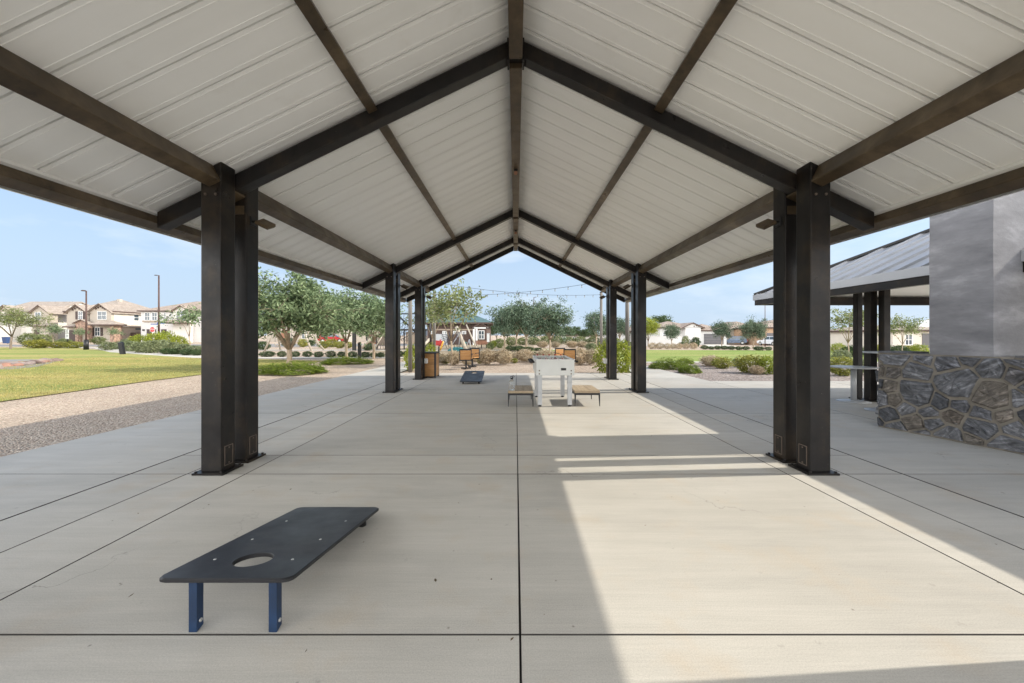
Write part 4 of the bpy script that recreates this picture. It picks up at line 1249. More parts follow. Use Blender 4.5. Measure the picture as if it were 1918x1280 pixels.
# shrub prototypes (unit size: about 1 wide, 1 high)
def shrub(seed, n, leaf, mat, shape='round', wide=0.5, droop=0.0):
    rr = random.Random(seed); m = MB(); pts = []
    if shape == 'feather':
        for i in range(n):
            a = rr.uniform(0, 6.283); r0 = 0.18*math.sqrt(rr.random()); e = rr.random()**0.6*1.25
            b = Vector((r0*math.cos(a), r0*math.sin(a), 0))
            d = Vector((math.cos(a)*e*0.8, math.sin(a)*e*0.8, 1.0)).normalized()
            L_ = rr.uniform(0.6, 1.0)*(1-0.12*e)
            s = d.cross(Vector((rr.gauss(0,1), rr.gauss(0,1), 0.1))).normalized()*leaf*0.16
            t = b + d*L_*0.62; tip = b + d*L_ + Vector((math.cos(a)*0.06, math.sin(a)*0.06, -0.04))
            m.add([b - s*0.5, b + s*0.5, t + s, tip, t - s], [(0,1,2,3,4)])
            if i % 2 == 0:
                for kk in range(3):
                    q = b + d*L_*rr.uniform(0.6, 1.0)
                    leaves(m, [q], leaf*0.55, rr, -0.3, 0.35)
        return m.mesh('shrub', mat, fix=False)
    ph = [rr.uniform(0, 6.28) for _ in range(3)]
    for i in range(n):
        d = Vector((rr.gauss(0,1), rr.gauss(0,1), rr.gauss(0,1))).normalized()
        a = math.atan2(d.y, d.x)
        bulge = 1 + 0.10*math.sin(3*a+ph[0]) + 0.09*math.sin(5*a+ph[1]+3*d.z)
        rad = (0.55 + 0.45*rr.random()**0.45)*bulge
        z = 0.48 + 0.5*d.z*rad
        if shape == 'mat':
            if d.z < -0.15: continue
            z = 0.1 + 0.9*d.z*rad*(0.7 + 0.3*math.sin(7*a+ph[2]))
        k_ = 0.5
        if shape == 'loose': rad *= rr.uniform(0.75, 1.15)
        pts.append((d.x*k_*rad, d.y*k_*rad, max(0.01, z)))
    leaves(m, pts, leaf, rr, droop, wide)
    return m.mesh('shrub', mat, fix=False)
S = {
 'clip': [shrub(41+i, 1500, 0.11, M['leaf_clip']) for i in range(2)],
 'yell': [shrub(51+i, 1300, 0.12, M['leaf_yell']) for i in range(2)],
 'sage': [shrub(61+i, 1200, 0.12, M['leaf_sage'], 'loose') for i in range(2)],
 'lime': [shrub(71+i, 1500, 0.10, M['leaf_lime'], 'loose', 0.45, 0.2) for i in range(2)],
 'straw': [shrub(81+i, 2000, 0.15, M['straw'], 'loose', 0.22, -0.9) for i in range(3)],
 'ball': [shrub(91, 1400, 0.12, M['straw'], 'round', 0.3)],
 'mat': [shrub(101+i, 12000, 0.05, M['leaf_mat'], 'mat', 0.5, -0.5) for i in range(2)],
 'olive': [shrub(111+i, 1300, 0.12, M['leaf_olive'], 'loose', 0.4) for i in range(2)],
}
cnt = {}
def bush(kind, px, py, wpx, hpx, label, group=None, name=None, depth=None, cat='shrub'):
    """bush whose base sits at pixel row py, wpx by hpx on the photo"""
    p = G(px, py); i = cnt.get(kind, 0); cnt[kind] = i+1
    wd, ht = wpx/F*p.y, hpx/F*p.y
    o = put(name or {'clip':'clipped_shrub','yell':'yellow_green_shrub','sage':'sage_shrub','lime':'lime_shrub','straw':'dry_grass_tuft','ball':'dry_ball_shrub','mat':'ground_cover_patch','olive':'olive_shrub'}[kind],
            S[kind][i % len(S[kind])], None, (p.x, p.y + (depth or wd)*0.0, gz(p.x, p.y)), rnd.uniform(0, 6.28) if depth is None else 0.0, (wd, depth or wd, ht))
    return tag(o, label, cat, group)
def row(kind, items, fmt, group, cat='shrub'):
    items = sorted(items)
    for i, it in enumerate(items):
        bush(kind, *it, fmt % ORD[i], group, cat=cat)

# ground cover mats by the left trees and the right bed
bush('mat', 546, 697, 130, 22, 'bright green ground cover mat around the foot of the broad left tree', depth=2.3, cat='ground cover')
bush('mat', 648, 680, 96, 14, 'bright green ground cover mat around the slim left tree', depth=1.9, cat='ground cover')
bush('mat', 1252, 690, 74, 22, 'green ground cover mat at the left tip of the rose gravel bed', depth=1.4, cat='ground cover')
bush('mat', 1292, 697, 40, 18, 'small green ground cover mat right of the tip of the gravel bed', depth=0.9, cat='ground cover')
bush('mat', 1283, 680, 30, 12, 'small dark green cushion plant at the back of the rose gravel bed', depth=1.0, cat='ground cover')
row('clip', [(501,668,26,11), (528,668,16,11), (553,668,17,11), (576,668,17,11), (597,668.5,18,11), (620,668.5,18,12), (640,668.5,17,11), (660,668.5,17,11), (684,669,18,11), (700,669,13,10), (713,669,14,10), (748,668,16,12), (762,668,14,12)],
    '%s from the left of the clipped round shrubs along the left path', 'clipped shrubs along the left path')
row('yell', [(607,652,20,14), (622,650,20,16), (636,652,18,13), (653,652,14,12), (567,650,16,16)],
    '%s from the left of the yellow green shrubs in front of the red car', 'yellow green shrubs before the red car')
row('yell', [(71,652,34,17), (109,651.5,28,12), (139,652,27,13)],
    '%s from the left of the clipped yellow green shrubs by the left lawn', 'yellow green shrubs by the left lawn')
row('olive', [(55,646,32,22), (82,646,26,20), (185,645,22,14), (120,646,22,12)],
    '%s from the left of the green bushes before the left houses', 'green bushes before the left houses')
hed = [(203,656,26,16), (222,654,26,14), (243,658,30,20), (262,660,30,21), (283,661,32,24), (304,659,30,24), (322,662,30,22), (345,663,28,20), (366,664,26,18), (240,648,26,14)]
row('sage', hed, '%s from the left of the pale sage bushes in the street corner bed', 'sage bushes in the street corner bed')
row('lime', [(262,652,32,26), (292,652,34,30), (312,650,34,30), (335,653,30,24)],
    '%s from the left of the lime bushes round the stop sign', 'lime bushes round the stop sign')
row('clip', [(312,663,20,11), (328,663.5,20,12), (349,665,20,12), (370,665.5,18,12)],
    '%s from the left of the low dark shrubs edging the corner bed', 'low dark shrubs edging the corner bed')
# lime bushes by the light poles
bush('lime', 771, 693, 30, 50, 'tall lime bush at the foot of the near left light pole')
bush('lime', 806, 684, 26, 42, 'lime bush behind the litter bin')
bush('lime', 1132, 697, 38, 58, 'lime bush left of the farthest right post')
bush('lime', 1166, 698, 36, 62, 'tall lime bush between the two right posts')
# the planted bank across the middle
row('straw', [(851,682,32,25), (911,682,34,28), (943,682,32,27), (983,677,36,23), (1021,677,36,23), (1084,682,38,30), (1108,682,34,28), (876,683,24,18), (828,681,22,18), (926,676,26,20), (964,675,24,16), (1002,680,24,14), (1052,680,30,22), (890,677,24,18)],
    '%s from the left of the feathery straw tufts behind the gravel court', 'straw tufts behind the gravel court')
row('clip', [(928,676,11,14), (957,674,12,11), (1003,672,16,14), (1036,672,12,14), (820,672,14,12)],
    '%s from the left of the dark round shrubs between the straw tufts', 'dark shrubs between the straw tufts')
row('yell', [(963,679,14,9), (899,680,13,14), (835,681,14,9), (1052,680,16,10)],
    '%s from the left of the small yellow green plants among the straw tufts', 'yellow green plants among the straw tufts')
row('clip', [(956,657,20,10), (972,658,22,11), (990,657,18,8), (1008,657,16,6)],
    '%s from the left of the dark green hedge plants under the dark trees', 'hedge plants under the dark trees')
row('straw', [(1016,651,20,12), (1040,651,20,11), (1072,651,22,12), (1090,651,20,12), (1108,651,18,10)],
    '%s from the left of the straw tufts far behind the foosball table', 'straw tufts far behind the foosball table')
bush('lime', 924, 651, 14, 14, 'lime bush right of the brown bench')
bush('olive', 918, 655, 14, 14, 'olive bush beside the notice board post')
bush('olive', 936, 652, 12, 9, 'small green plant left of the dark trees')
row('olive', [(936,648,22,14), (958,647,24,16), (978,646,22,14), (1000,646,24,15), (1022,645,24,16), (1044,645,26,16), (1066,645,24,15), (1088,645,26,16), (1112,645,24,18), (1138,646,24,16), (1152,646,22,16)],
    '%s from the left of the loose olive bushes far behind the dark trees', 'olive bushes far behind the dark trees')
row('sage', [(1132,654,26,18), (1158,655,24,18), (1108,656,22,14), (1180,654,22,14)],
    '%s from the left of the sage bushes beyond the right posts', 'sage bushes beyond the right posts')
row('clip', [(492,655,24,16), (540,650,24,18), (690,656,22,14), (735,654,22,16), (580,648,20,12)],
    '%s from the left of the dark bushes round the swing frame', 'dark bushes round the swing frame')
# right-hand garden
row('ball', [(1222,653,16,12), (1236,653,16,12), (1250,653,14,11), (1261,652.5,12,10), (1272,653,13,11), (1285,653,13,11), (1299,653,15,12)],
    '%s from the left of the straw coloured ball shrubs along the right lawn', 'straw ball shrubs along the right lawn')
row('clip', [(1320,653.5,14,7), (1332,654,12,6), (1344,654,12,7), (1357,654,14,7), (1370,654.5,13,7), (1384,655,13,7), (1397,655,13,7), (1421,656,20,8), (1439,656,12,7)],
    '%s from the left of the low dark green shrubs along the right lawn', 'low green shrubs along the right lawn')
bush('clip', 1303, 645, 16, 18, 'round topiary bush by the door of the white house')
bush('clip', 1298, 645, 14, 9, 'low dark bush by the door of the white house')
bush('olive', 1284, 645, 14, 20, 'tall green bush in front of the white house')
bush('clip', 1277, 646, 13, 9, 'low dark bush under the leftmost tree before the white house')
for a in ((1332,685,38,19,'straw','straw tuft at the back left of the rose gravel bed'), (1352,689,34,22,'yell','yellow green bush in the middle of the rose gravel bed'),
          (1380,687,18,18,'olive','dark olive plant right of the middle of the rose gravel bed'), (1405,697,46,34,'yell','large yellow green bush left of the nearest right post'),
          (1438,699,38,34,'lime','lime green bush partly behind the nearest right post'), (1418,700,24,16,'straw','dry straw tuft among the yellow green bushes'),
          (1577,702,40,36,'yell','yellow green bush right of the nearest right post'), (1610,700,34,30,'sage','sage bush behind the thin pavilion posts'),
          (1576,676,30,22,'sage','pale sage bush right of the nearest right post, farther back'), (1600,668,34,22,'clip','dark green bush behind the round table'),
          (1570,660,26,18,'lime','lime bush far behind the round table'), (1638,668,30,24,'yell','yellow green bush between the two right thin posts'),
          (1683,666,30,20,'clip','dark green bush above the left end of the stone wall'), (1722,664,26,20,'lime','lime bush beside the chimney above the stone wall'),
          (1700,660,30,14,'yell','yellow green bush behind the stone wall'), (1656,660,26,16,'sage','sage bush just behind the thin posts')):
    bush(a[4], a[0], a[1], a[2], a[3], a[5])

# grass blades in the nearer part of the left lawn, and along its edge
rr = random.Random(77); m = MB()
def inside(x, y, poly):
    c = False
    for i in range(len(poly)):
        (x1, y1), (x2, y2) = poly[i], poly[i-1]
        if (y1 > y) != (y2 > y) and x < (x2-x1)*(y-y1)/(y2-y1) + x1: c = not c
    return c
LP = lawn_near + lawn_far
n = 0
while n < 42000:
    y = 5 + 20*rr.random()**1.2; x = -10.4 - 16*rr.random()**1.3
    if x < -1.3*y - 1 or not inside(x, y, LP): continue
    h = rr.uniform(0.02, 0.05); a = rr.uniform(0, 6.28); wd = 0.007
    dx, dy = math.cos(a)*wd, math.sin(a)*wd
    m.add([(x-dx, y-dy, -0.03), (x+dx, y+dy, -0.03), (x+rr.gauss(0,0.014), y+rr.gauss(0,0.014), -0.03+h)], [(0,1,2)])
    n += 1
tag(m.build('grass', M['grass_blade'], fix=False), kind='stuff')
# fallen leaves and grit on the patio
m = MB()
for i in range(150):
    y = 1.2 + 10*rr.random()**1.6; x = rr.uniform(-1.25, 1.25)*y
    if abs(x) > 5.4: continue
    leaves(m, [(x, y, 0.004)], rr.choice([0.008,0.012,0.018,0.028]), rr, 0.0, 0.4)
for v in range(len(m.v)):
    q = m.v[v]; m.v[v] = (q[0], q[1], 0.002 + abs(q[2]-0.002)*0.25)
tag(m.build('leaf_litter', M['dead'], fix=False), kind='stuff')

# rocks of the drainage basin
rr = random.Random(15)
rock_me = []
for k in range(4):
    bm = bmesh.new(); bmesh.ops.create_icosphere(bm, subdivisions=2, radius=0.5)
    for v in bm.verts:
        nn = mnoise.noise(v.co*1.9 + Vector((k*7,0,0))); v.co *= 1 + 0.5*nn
        v.co.z *= 0.62
    me = bpy.data.meshes.new('rock'); bm.to_mesh(me); bm.free(); me.materials.append(M['rock']); rock_me.append(me)
rocks = []
for i in range(34):
    t = i/33; px = -25 + 133*t + rr.uniform(-4, 4); py = 689 - 14*t + rr.uniform(-3.5, 3.5)*(1.2-t)
    rocks.append((px, py, rr.uniform(11, 21)*(1-0.35*t)))
for i, (px, py, s) in enumerate(sorted(rocks)):
    p = G(px, py); q = s/F*p.y
    o = put('boulder', rock_me[i % 4], None, (p.x, p.y, -0.03 + q*0.12), rr.uniform(0,6.28), (q*1.2, q, q*rr.uniform(0.9,1.3)))
    tag(o, 'reddish tan boulder lying in the heap of boulders on the left lawn', 'boulder', 'boulders heaped on the left lawn')
sheet('basin_gravel', [(G(-40,690).x, G(-40,690).y), (G(20,691).x, G(20,691).y), (G(70,686).x, G(70,686).y), (G(115,674).x, G(115,674).y), (G(60,672.5).x, G(60,672.5).y), (G(-40,673).x, G(-40,673).y)], -0.026, M['asphalt'])

# ------------------------------------------------------------------ street furniture
def lamp_post(px, base, top, y, arm, label, w=0.16, skirt=False, z=None):
    x = XP(px, y); zz = gz(x, y) if z is None else z
    r = tag(empty('street_lamp', (x, y, zz)), label, 'street lamp')
    H = ZP(top, y) - zz
    MB().tube([(0,0,-0.1), (0,0,H)], [w*0.5, w*0.32], 10).build('pole', M['polebrown'], r)
    a = MB(); a.tube([(0,0,H-0.05), (arm*0.55,0,H)], 0.035, 8); a.build('arm', M['polebrown'], r)
    h = MB(); h.bar((arm*0.5,0,H+0.02), (arm,0,H+0.0), 0.3, 0.09); h.build('lamp_head', M['polebrown'], r)
    if skirt:
        MB().tube([(0,0,0), (0,0,0.95)], [0.2, 0.17], 12).build('base_cover', M['black'], r)
lamp_post(161.5, 655, 545, 38, -0.35, 'brown street lamp with dark base cover left of the tan house', 0.17, True)
lamp_post(297.5, 636, 516, 62, -0.6, 'tall brown street lamp beside the stop sign', 0.3)
lamp_post(1000, 640, 557, 75, 0.45, 'grey street lamp rising behind the dark trees in the middle', 0.2)
lamp_post(1433, 640, 560, 52, 0.5, 'slim street lamp below the corner of the second pavilion roof', 0.11)

y = 61; r = tag(empty('stop_sign', (XP(285.5, y), y, 0)), 'red octagonal stop sign on a thin post in the corner bed', 'stop sign')
MB().tube([(0,0.03,-0.1), (0,0.03,2.7)], 0.035, 8).build('post', M['bolt'], r)
sc_, zs = 0.44, ZP(617.5, y)
for rad, mt, yy, nm in ((sc_, M['white'], 0.0, 'border'), (sc_*0.9, M['signred'], -0.012, 'face')):
    MB().prism([(rad*math.cos(R(22.5+45*i)), zs + rad*math.sin(R(22.5+45*i))) for i in range(8)], yy-0.01, yy).build(nm, mt, r)
def text(s, size, loc, mat, parent, name='lettering'):
    cu = bpy.data.curves.new(name, 'FONT'); cu.body = s; cu.size = size; cu.align_x = 'CENTER'; cu.align_y = 'CENTER'; cu.extrude = 0.004
    tmp = bpy.data.objects.new('tmp', cu); COL.objects.link(tmp)
    dg = bpy.context.evaluated_depsgraph_get()
    me = bpy.data.meshes.new_from_object(tmp.evaluated_get(dg))
    bpy.data.objects.remove(tmp); me.materials.clear(); me.materials.append(mat)
    o = bpy.data.objects.new(name, me); o.location = loc; o.rotation_euler = (R(90), 0, 0); o.parent = parent
    COL.objects.link(o); return o
text('STOP', 0.34, (0, -0.03, zs), M['white'], r)
y = 62.5; r = tag(empty('street_name_sign', (XP(294, y), y, 0)), 'blue street name blades crossing on top of a post beside the stop sign', 'street sign')
MB().tube([(0,0,-0.1), (0,0,3.1)], 0.04, 8).build('post', M['bolt'], r)
MB().box(-0.95, 0.30, -0.05, -0.042, 3.0, 3.15).build('blade', M['signblue'], r)
MB().bar((-0.1,0.12,3.24), (0.9,0.5,3.24), 0.012, 0.16).build('blade', M['signblue'], r)
y = 44; r = tag(empty('notice_sign', (XP(126.5, y), y, 0)), 'white two panel sign on a thin dark post by the left lawn', 'sign')
MB().tube([(0,0,-0.1), (0,0,2.05)], 0.035, 8).build('post', M['black'], r)
MB().box(-0.17, 0.19, -0.06, -0.04, 1.6, 2.0).build('panel', M['white'], r)
MB().box(-0.19, 0.19, -0.06, -0.04, 0.95, 1.55).build('panel', M['white'], r)
MB().box(-0.02, 0.05, -0.066, -0.0605, 1.64, 1.96).build('mark', M['black'], r)
MB().box(-0.1, 0.1, -0.066, -0.0605, 1.1, 1.4).build('mark', M['leg'], r)

def bollard(px, py, h, w, label, tilt=0.0):
    p = G(px, py); r = tag(empty('bollard_light', (p.x, p.y, -0.03)), label, 'bollard light', 'dark bollard lights')
    MB().box(-w/2, w/2, -w/2, w/2, -0.1, h*0.84).build('shaft', M['black'], r, bevel=0.01)
    q = MB(); q.hexa([(-w/2,-w/2,h*0.84+0.001),(w/2,-w/2,h*0.84+0.001),(w/2,w/2,h*0.84+0.001),(-w/2,w/2,h*0.84+0.001)], [(-w/2,-w/2,h*0.93),(w/2,-w/2,h*0.93),(w*0.4,w/2,h),(-w*0.4,w/2,h)])
    q.build('cap', M['black'], r)
    r.rotation_euler = (0, tilt, 0.15)
bollard(673.5, 673.5, 1.0, 0.17, 'dark bollard light at the edge of the ground cover mat behind the second left post')
bollard(230, 663, 0.92, 0.24, 'leaning dark bollard light on the left lawn edge', -0.16)
p = G(663.5, 656); r = tag(empty('dark_post', (p.x, p.y, 0)), 'dark square post behind the slim tree left of the play area', 'post')
MB().box(-0.14, 0.14, -0.14, 0.14, -0.1, 1.75).build('shaft', M['black'], r, bevel=0.02)
MB().box(-0.17, 0.17, -0.17, 0.17, 1.751, 1.80).build('cap', M['black'], r)
r = tag(empty('recycling_bin', (XP(13, 62), 62, 0)), 'blue wheeled bin in front of the leftmost house', 'bin')
q = MB(); q.hexa([(-0.28,-0.3,0.08),(0.28,-0.3,0.08),(0.28,0.3,0.08),(-0.28,0.3,0.08)], [(-0.34,-0.38,1.0),(0.34,-0.38,1.0),(0.34,0.38,1.0),(-0.34,0.38,1.0)]); q.build('body', M['bin'], r)
MB().box(-0.36, 0.36, -0.42, 0.40, 1.001, 1.07).build('lid', M['bin'], r, bevel=0.02)
for s in (-1, 1): MB().tube([(s*0.25,0.32,0.1), (s*0.32,0.32,0.1)], 0.1, 10).build('wheel', M['rubber'], r)
y = 40; r = tag(empty('notice_board', (XP(914.5, y), y, 0)), 'pale notice board on a dark post right of the brown bench', 'notice board')
MB().box(-0.13, 0.13, -0.06, -0.02, ZP(641, y), ZP(625.5, y)).build('panel', M['white'], r)
MB().box(-0.16, 0.16, -0.07, 0.0, ZP(625.4, y), ZP(624.3, y)).build('frame', M['leg'], r)
MB().box(0.06, 0.12, 0.0, 0.06, -0.1, ZP(626, y)).build('post', M['black'], r)

# brown slatted bench near the community building
y = 42; x0, x1 = XP(891, y), XP(913, y)
r = tag(empty('park_bench', ((x0+x1)/2, y, 0)), 'rust brown slatted bench in front of the brick building', 'bench')
hx = (x1-x0)/2; b = MB()
for i in range(5): b.box(-hx, hx, -0.02, 0.02, 0.42+i*0.075, 0.42+i*0.075+0.07)
b.build('backrest', M['rust'], r)
b = MB()
for i in range(4): b.box(-hx, hx, -0.5+i*0.12, -0.5+i*0.12+0.11, 0.36, 0.40)
b.build('seat', M['rust'], r)
for s in (-hx+0.1, 0, hx-0.1):
    MB().box(s-0.03, s+0.03, -0.5, 0.02, -0.05, 0.359).build('leg', M['black'], r)

# ------------------------------------------------------------------ play area
def pole(m, a, b, r0, r1=None): m.tube([a, b], [r0, r1 or r0], 8)
y = 35; r = tag(empty('swing_frame', (0, y, 0)), 'timber swing frame with splayed legs seen under the broad left tree', 'swing')
tl, tr_ = P(516, 612, y), P(566, 612, y)
for (a, b) in (((516,612),(495,657)), ((566,612),(584,660))):
    m = MB(); q0, q1 = P(*a, y), P(*b, y); q1.z = -0.1
    pole(m, Vector((q1.x, 0, q1.z)), Vector((q0.x, 0, q0.z)), 0.09, 0.07); m.build('leg', M['dowel'], r)
    m = MB(); pole(m, Vector((q1.x, 2.4, -0.1)), Vector((q0.x, 0.1, q0.z)), 0.09, 0.07); m.build('leg', M['dowel'], r)
MB().tube([(tl.x-0.2,0.05,tl.z+0.06), (tr_.x+0.2,0.05,tr_.z+0.06)], 0.08, 8).build('top_bar', M['dowel'], r)
for px in (519, 541):
    x = XP(px, y)
    s = MB(); s.tube([(x-0.2,0.05,0.75), (x-0.19,0.05,0.48), (x,0.05,0.42), (x+0.19,0.05,0.48), (x+0.2,0.05,0.75)], 0.05, 6)
    so = s.build('swing_seat', M['straw'] if False else M['dowel'], r)
    c = MB(); c.tube([(x-0.2,0.05,0.75), (x-0.2,0.05,tl.z)], 0.014, 4); c.tube([(x+0.2,0.05,0.75), (x+0.2,0.05,tl.z)], 0.014, 4); c.build('chain', M['rope'], so)

y = 38; r = tag(empty('play_house', (0, y, 0)), 'dark timber play house with flat roof behind the second left post', 'play structure')
def pbox(m, x0, x1, top, bot, dy0, dy1): m.box(XP(x0,y), XP(x1,y), dy0, dy1, max(-0.05, ZP(bot,y)), ZP(top,y))
m = MB(); pbox(m, 683, 800, 616.5, 619, -0.4, 3.0); m.build('roof', M['black'], r)
for px in (687, 706, 722, 757, 778, 798):
    m = MB(); pbox(m, px-1, px+1, 619.1, 660, -0.05, 0.07); m.build('post', M['black'], r)
m = MB(); pbox(m, 688.5, 704.5, 622, 641, 0.1, 0.16); pbox(m, 707.5, 721, 621, 648, 0.1, 0.16); m.build('panel', M['darktrunk'], r)
m = MB(); pbox(m, 759, 777, 622, 645, 0.2, 0.26); m.build('screen', M['taupe'], r)
m = MB(); pbox(m, 686, 722, 641.5, 645, 0.2, 2.4); m.build('deck', M['rust'], r)
m = MB()
for k in range(6): pbox(m, 690+k*5, 691+k*5, 645.5, 656, 0.3, 0.36)
m.build('rail', M['dowel'], r)

y = 33; r = tag(empty('net_climber', (0, y, 0)), 'rope net climber with dark slanting posts behind the farthest left post', 'net climber')
ends = [((736,586),(782,628)), ((800,586),(757,640))]
m = MB(); pole(m, Vector((XP(742,y),0,ZP(588,y))), Vector((XP(806,y),0,ZP(588,y))), 0.05); m.build('top_bar', M['black'], r)
for a, b in (((738,584),(780,624)), ((742,588),(742,656)), ((806,588),(806,656))):
    m = MB(); q0, q1 = P(*a, y), P(*b, y)
    pole(m, Vector((q0.x,0,q0.z)), Vector((q1.x,0.0,q1.z)), 0.07); m.build('post', M['black'], r)
m = MB()
for i in range(9):
    t = i/8
    a0, a1 = Vector((XP(742+60*t,y),0,ZP(589,y))), Vector((XP(742+18*t,y),0.4,ZP(640,y)))
    m.tube([a0, a1], 0.018, 4)
    b0, b1 = Vector((XP(742+44*t,y),0.02,ZP(589+30*t,y))), Vector((XP(742,y),0.2,ZP(596+44*t,y)))
    m.tube([b0, b1], 0.018, 4)
m.build('net', M['rope'], r)

y = 34; r = tag(empty('log_climber', (0, y, 0)), 'climbing frame of leaning pale logs and ropes in front of the brick building', 'climbing frame')
for a, b, rd, nm in (((852,612),(873,656),0.17,'log'), ((871,608),(894,656),0.07,'log'), ((801,635),(786,655),0.13,'log'), ((707,618),(676,652),0.13,'log'), ((716,618),(704,650),0.05,'log')):
    m = MB(); q0, q1 = P(*a, y), P(*b, y); pole(m, Vector((q1.x,0,q1.z)), Vector((q0.x,0.9,q0.z)), rd, rd*0.85); m.build(nm, M['dowel'], r)
m = MB()
for i in range(7):
    m.tube([(XP(826+7*i,y),0.3,ZP(622,y)), (XP(836+5*i,y),0.1,ZP(652,y))], 0.02, 4)
    m.tube([(XP(862-3*i,y),0.3,ZP(622+2*i,y)), (XP(826,y),0.1,ZP(628+4*i,y))], 0.02, 4)
m.build('net', M['rope'], r)
m = MB()
for (a, b) in (((861,622),(858,652)), ((861,622),(842,652)), ((878,636),(872,652)), ((878,636),(881,654))):
    q0, q1 = P(*a, y), P(*b, y); m.tube([(q0.x,0.5,q0.z), (q1.x,0.3,q1.z)], 0.04, 5)
m.build('frame', M['leg'], r)
y = 35; r = tag(empty('teal_mound', (XP(857, y), y, 0)), 'teal rubber play mound under the leaning logs', 'play mound')
MB().lathe((0,0,-0.05), [(0.9,0),(0.85,0.12),(0.6,0.28),(0.25,0.36)], 18).build('mound', M['playteal'], r)
MB().tube([(0.55,0,0.1), (0.75,-0.1,0.75)], 0.06, 8).build('grip', M['playteal'], r)
y = 33; r = tag(empty('spinner', (XP(822, y), y, 0)), 'red and yellow play spinner between the light pole and the leaning logs', 'play spinner')
m = MB(); m.bar((-0.28,0,0.72), (0.28,0.1,0.66), 0.10, 0.42); m.bar((0.0,0.2,0.42), (0.1,0.2,1.0), 0.3, 0.08); m.build('seat', M['red'], r, bevel=0.04)
m = MB(); m.tube([(0.38,0,0.85), (0.26,0,0.55), (0.12,0,0.1)], 0.07, 8); m.build('slide', M['yellow'], r)
MB().tube([(0,0,-0.1), (0,0,0.419)], 0.06, 8).build('stand', M['black'], r)

# ------------------------------------------------------------------ houses
def window(root, x0, x1, z0, z1, y, shutters=False, arch=False):
    f = MB(); t = 0.09
    f.box(x0-t, x1+t, y-0.06, y-0.002, z0-t, z0); f.box(x0-t, x1+t, y-0.06, y-0.002, z1, z1+t)
    f.box(x0-t, x0, y-0.06, y-0.002, z0+0.001, z1-0.001); f.box(x1, x1+t, y-0.06, y-0.002, z0+0.001, z1-0.001)
    f.box((x0+x1)/2-0.03, (x0+x1)/2+0.03, y-0.05, y-0.002, z0+0.001, z1-0.001); f.box(x0+0.001, x1-0.001, y-0.045, y-0.003, (z0+z1)/2-0.03, (z0+z1)/2+0.03)
    w_ = f.build('window', M['white'], root)
    MB().add([(x0,y-0.012,z0),(x1,y-0.012,z0),(x1,y-0.012,z1),(x0,y-0.012,z1)], [(0,1,2,3)]).build('pane', M['glass'], w_)
    if shutters:
        for a, b in ((x0-0.62, x0-t-0.03), (x1+t+0.03, x1+0.62)):
            MB().box(a, b, y-0.05, y-0.002, z0-0.05, z1+0.05).build('shutter', M['shutter'], root)
def side_window(root, x, y0, y1, z0, z1):
    f = MB(); t = 0.09
    f.box(x+0.002, x+0.06, y0-t, y1+t, z0-t, z0); f.box(x+0.002, x+0.06, y0-t, y1+t, z1, z1+t)
    f.box(x+0.002, x+0.06, y0-t, y0, z0+0.001, z1-0.001); f.box(x+0.002, x+0.06, y1, y1+t, z0+0.001, z1-0.001)
    f.box(x+0.002, x+0.05, y0+0.001, y1-0.001, (z0+z1)/2-0.03, (z0+z1)/2+0.03)
    w_ = f.build('window', M['white'], root)
    MB().add([(x+0.012,y0,z0),(x+0.012,y1,z0),(x+0.012,y1,z1),(x+0.012,y0,z1)], [(0,1,2,3)]).build('pane', M['glass'], w_)
def hip(root, x0, x1, y0, y1, ze, zr, mat, ov=0.5, name='roof', axis=None):
    x0 -= ov; x1 += ov; y0 -= ov; y1 += ov
    lx, ly = x1-x0, y1-y0
    if axis is None: axis = 'x' if lx >= ly else 'y'
    h = min(lx, ly)/2
    if axis == 'x': e, f = (x0+h, (y0+y1)/2, zr), (x1-h, (y0+y1)/2, zr)
    else: e, f = ((x0+x1)/2, y0+h, zr), ((x0+x1)/2, y1-h, zr)
    m = MB()
    base = [(x0,y0,ze),(x1,y0,ze),(x1,y1,ze),(x0,y1,ze)]; lowr = [(a,b,c-0.22) for a, b, c in base]
    if axis == 'x': fs = [(0,1,5,4),(1,2,5),(2,3,4,5),(3,0,4)]
    else: fs = [(0,1,4),(1,2,5,4),(2,3,5),(3,0,4,5)]
    m.add(base + [e, f], fs)
    m.add(base + lowr, [(4,5,1,0),(5,6,2,1),(6,7,3,2),(7,4,0,3),(7,6,5,4)], 1)
    return m.build(name, [mat, M['brown']], root)
def gable(root, x0, x1, y0, y1, ze, zr, mat, wallmat, ov=0.45, name='gable_roof', corbel=False):
    """front gable: ridge runs along y, triangle of wall in front"""
    xm = (x0+x1)/2; sl_ = (zr-ze)/((x1-x0)/2)
    m = MB(); t = 0.16
    for s, xe in ((-1, x0-ov), (1, x1+ov)):
        zl = ze - sl_*ov
        a = [(xm, y0-ov, zr), (xe, y0-ov, zl), (xe, y1, zl), (xm, y1, zr)]
        b = [(p[0], p[1], p[2]+t) for p in a]
        m.add(a + b, [(0,1,2,3),(4,5,6,7),(0,1,5,4),(1,2,6,5),(2,3,7,6)])
        m.m[-3] = 1
    g = m.build(name, [mat, M['brown']], root)
    w_ = MB(); w_.add([(x0,y0,ze),(x1,y0,ze),(xm,y0,zr-0.02)], [(0,1,2)]); w_.build('gable_wall', wallmat, root)
    if corbel:
        c = MB()
        for i in (-2,-1,0,1,2): c.box(xm+i*0.42-0.1, xm+i*0.42+0.1, y0-0.14, y0-0.002, zr-0.62-abs(i)*0.22, zr-0.28-abs(i)*0.2)
        c.build('corbel', M['brown'], root)
    return g
D = 78.0
zz = lambda py, d=D: ZP(py, d)
xx = lambda px, d=D: XP(px, d)
ZE = zz(583)
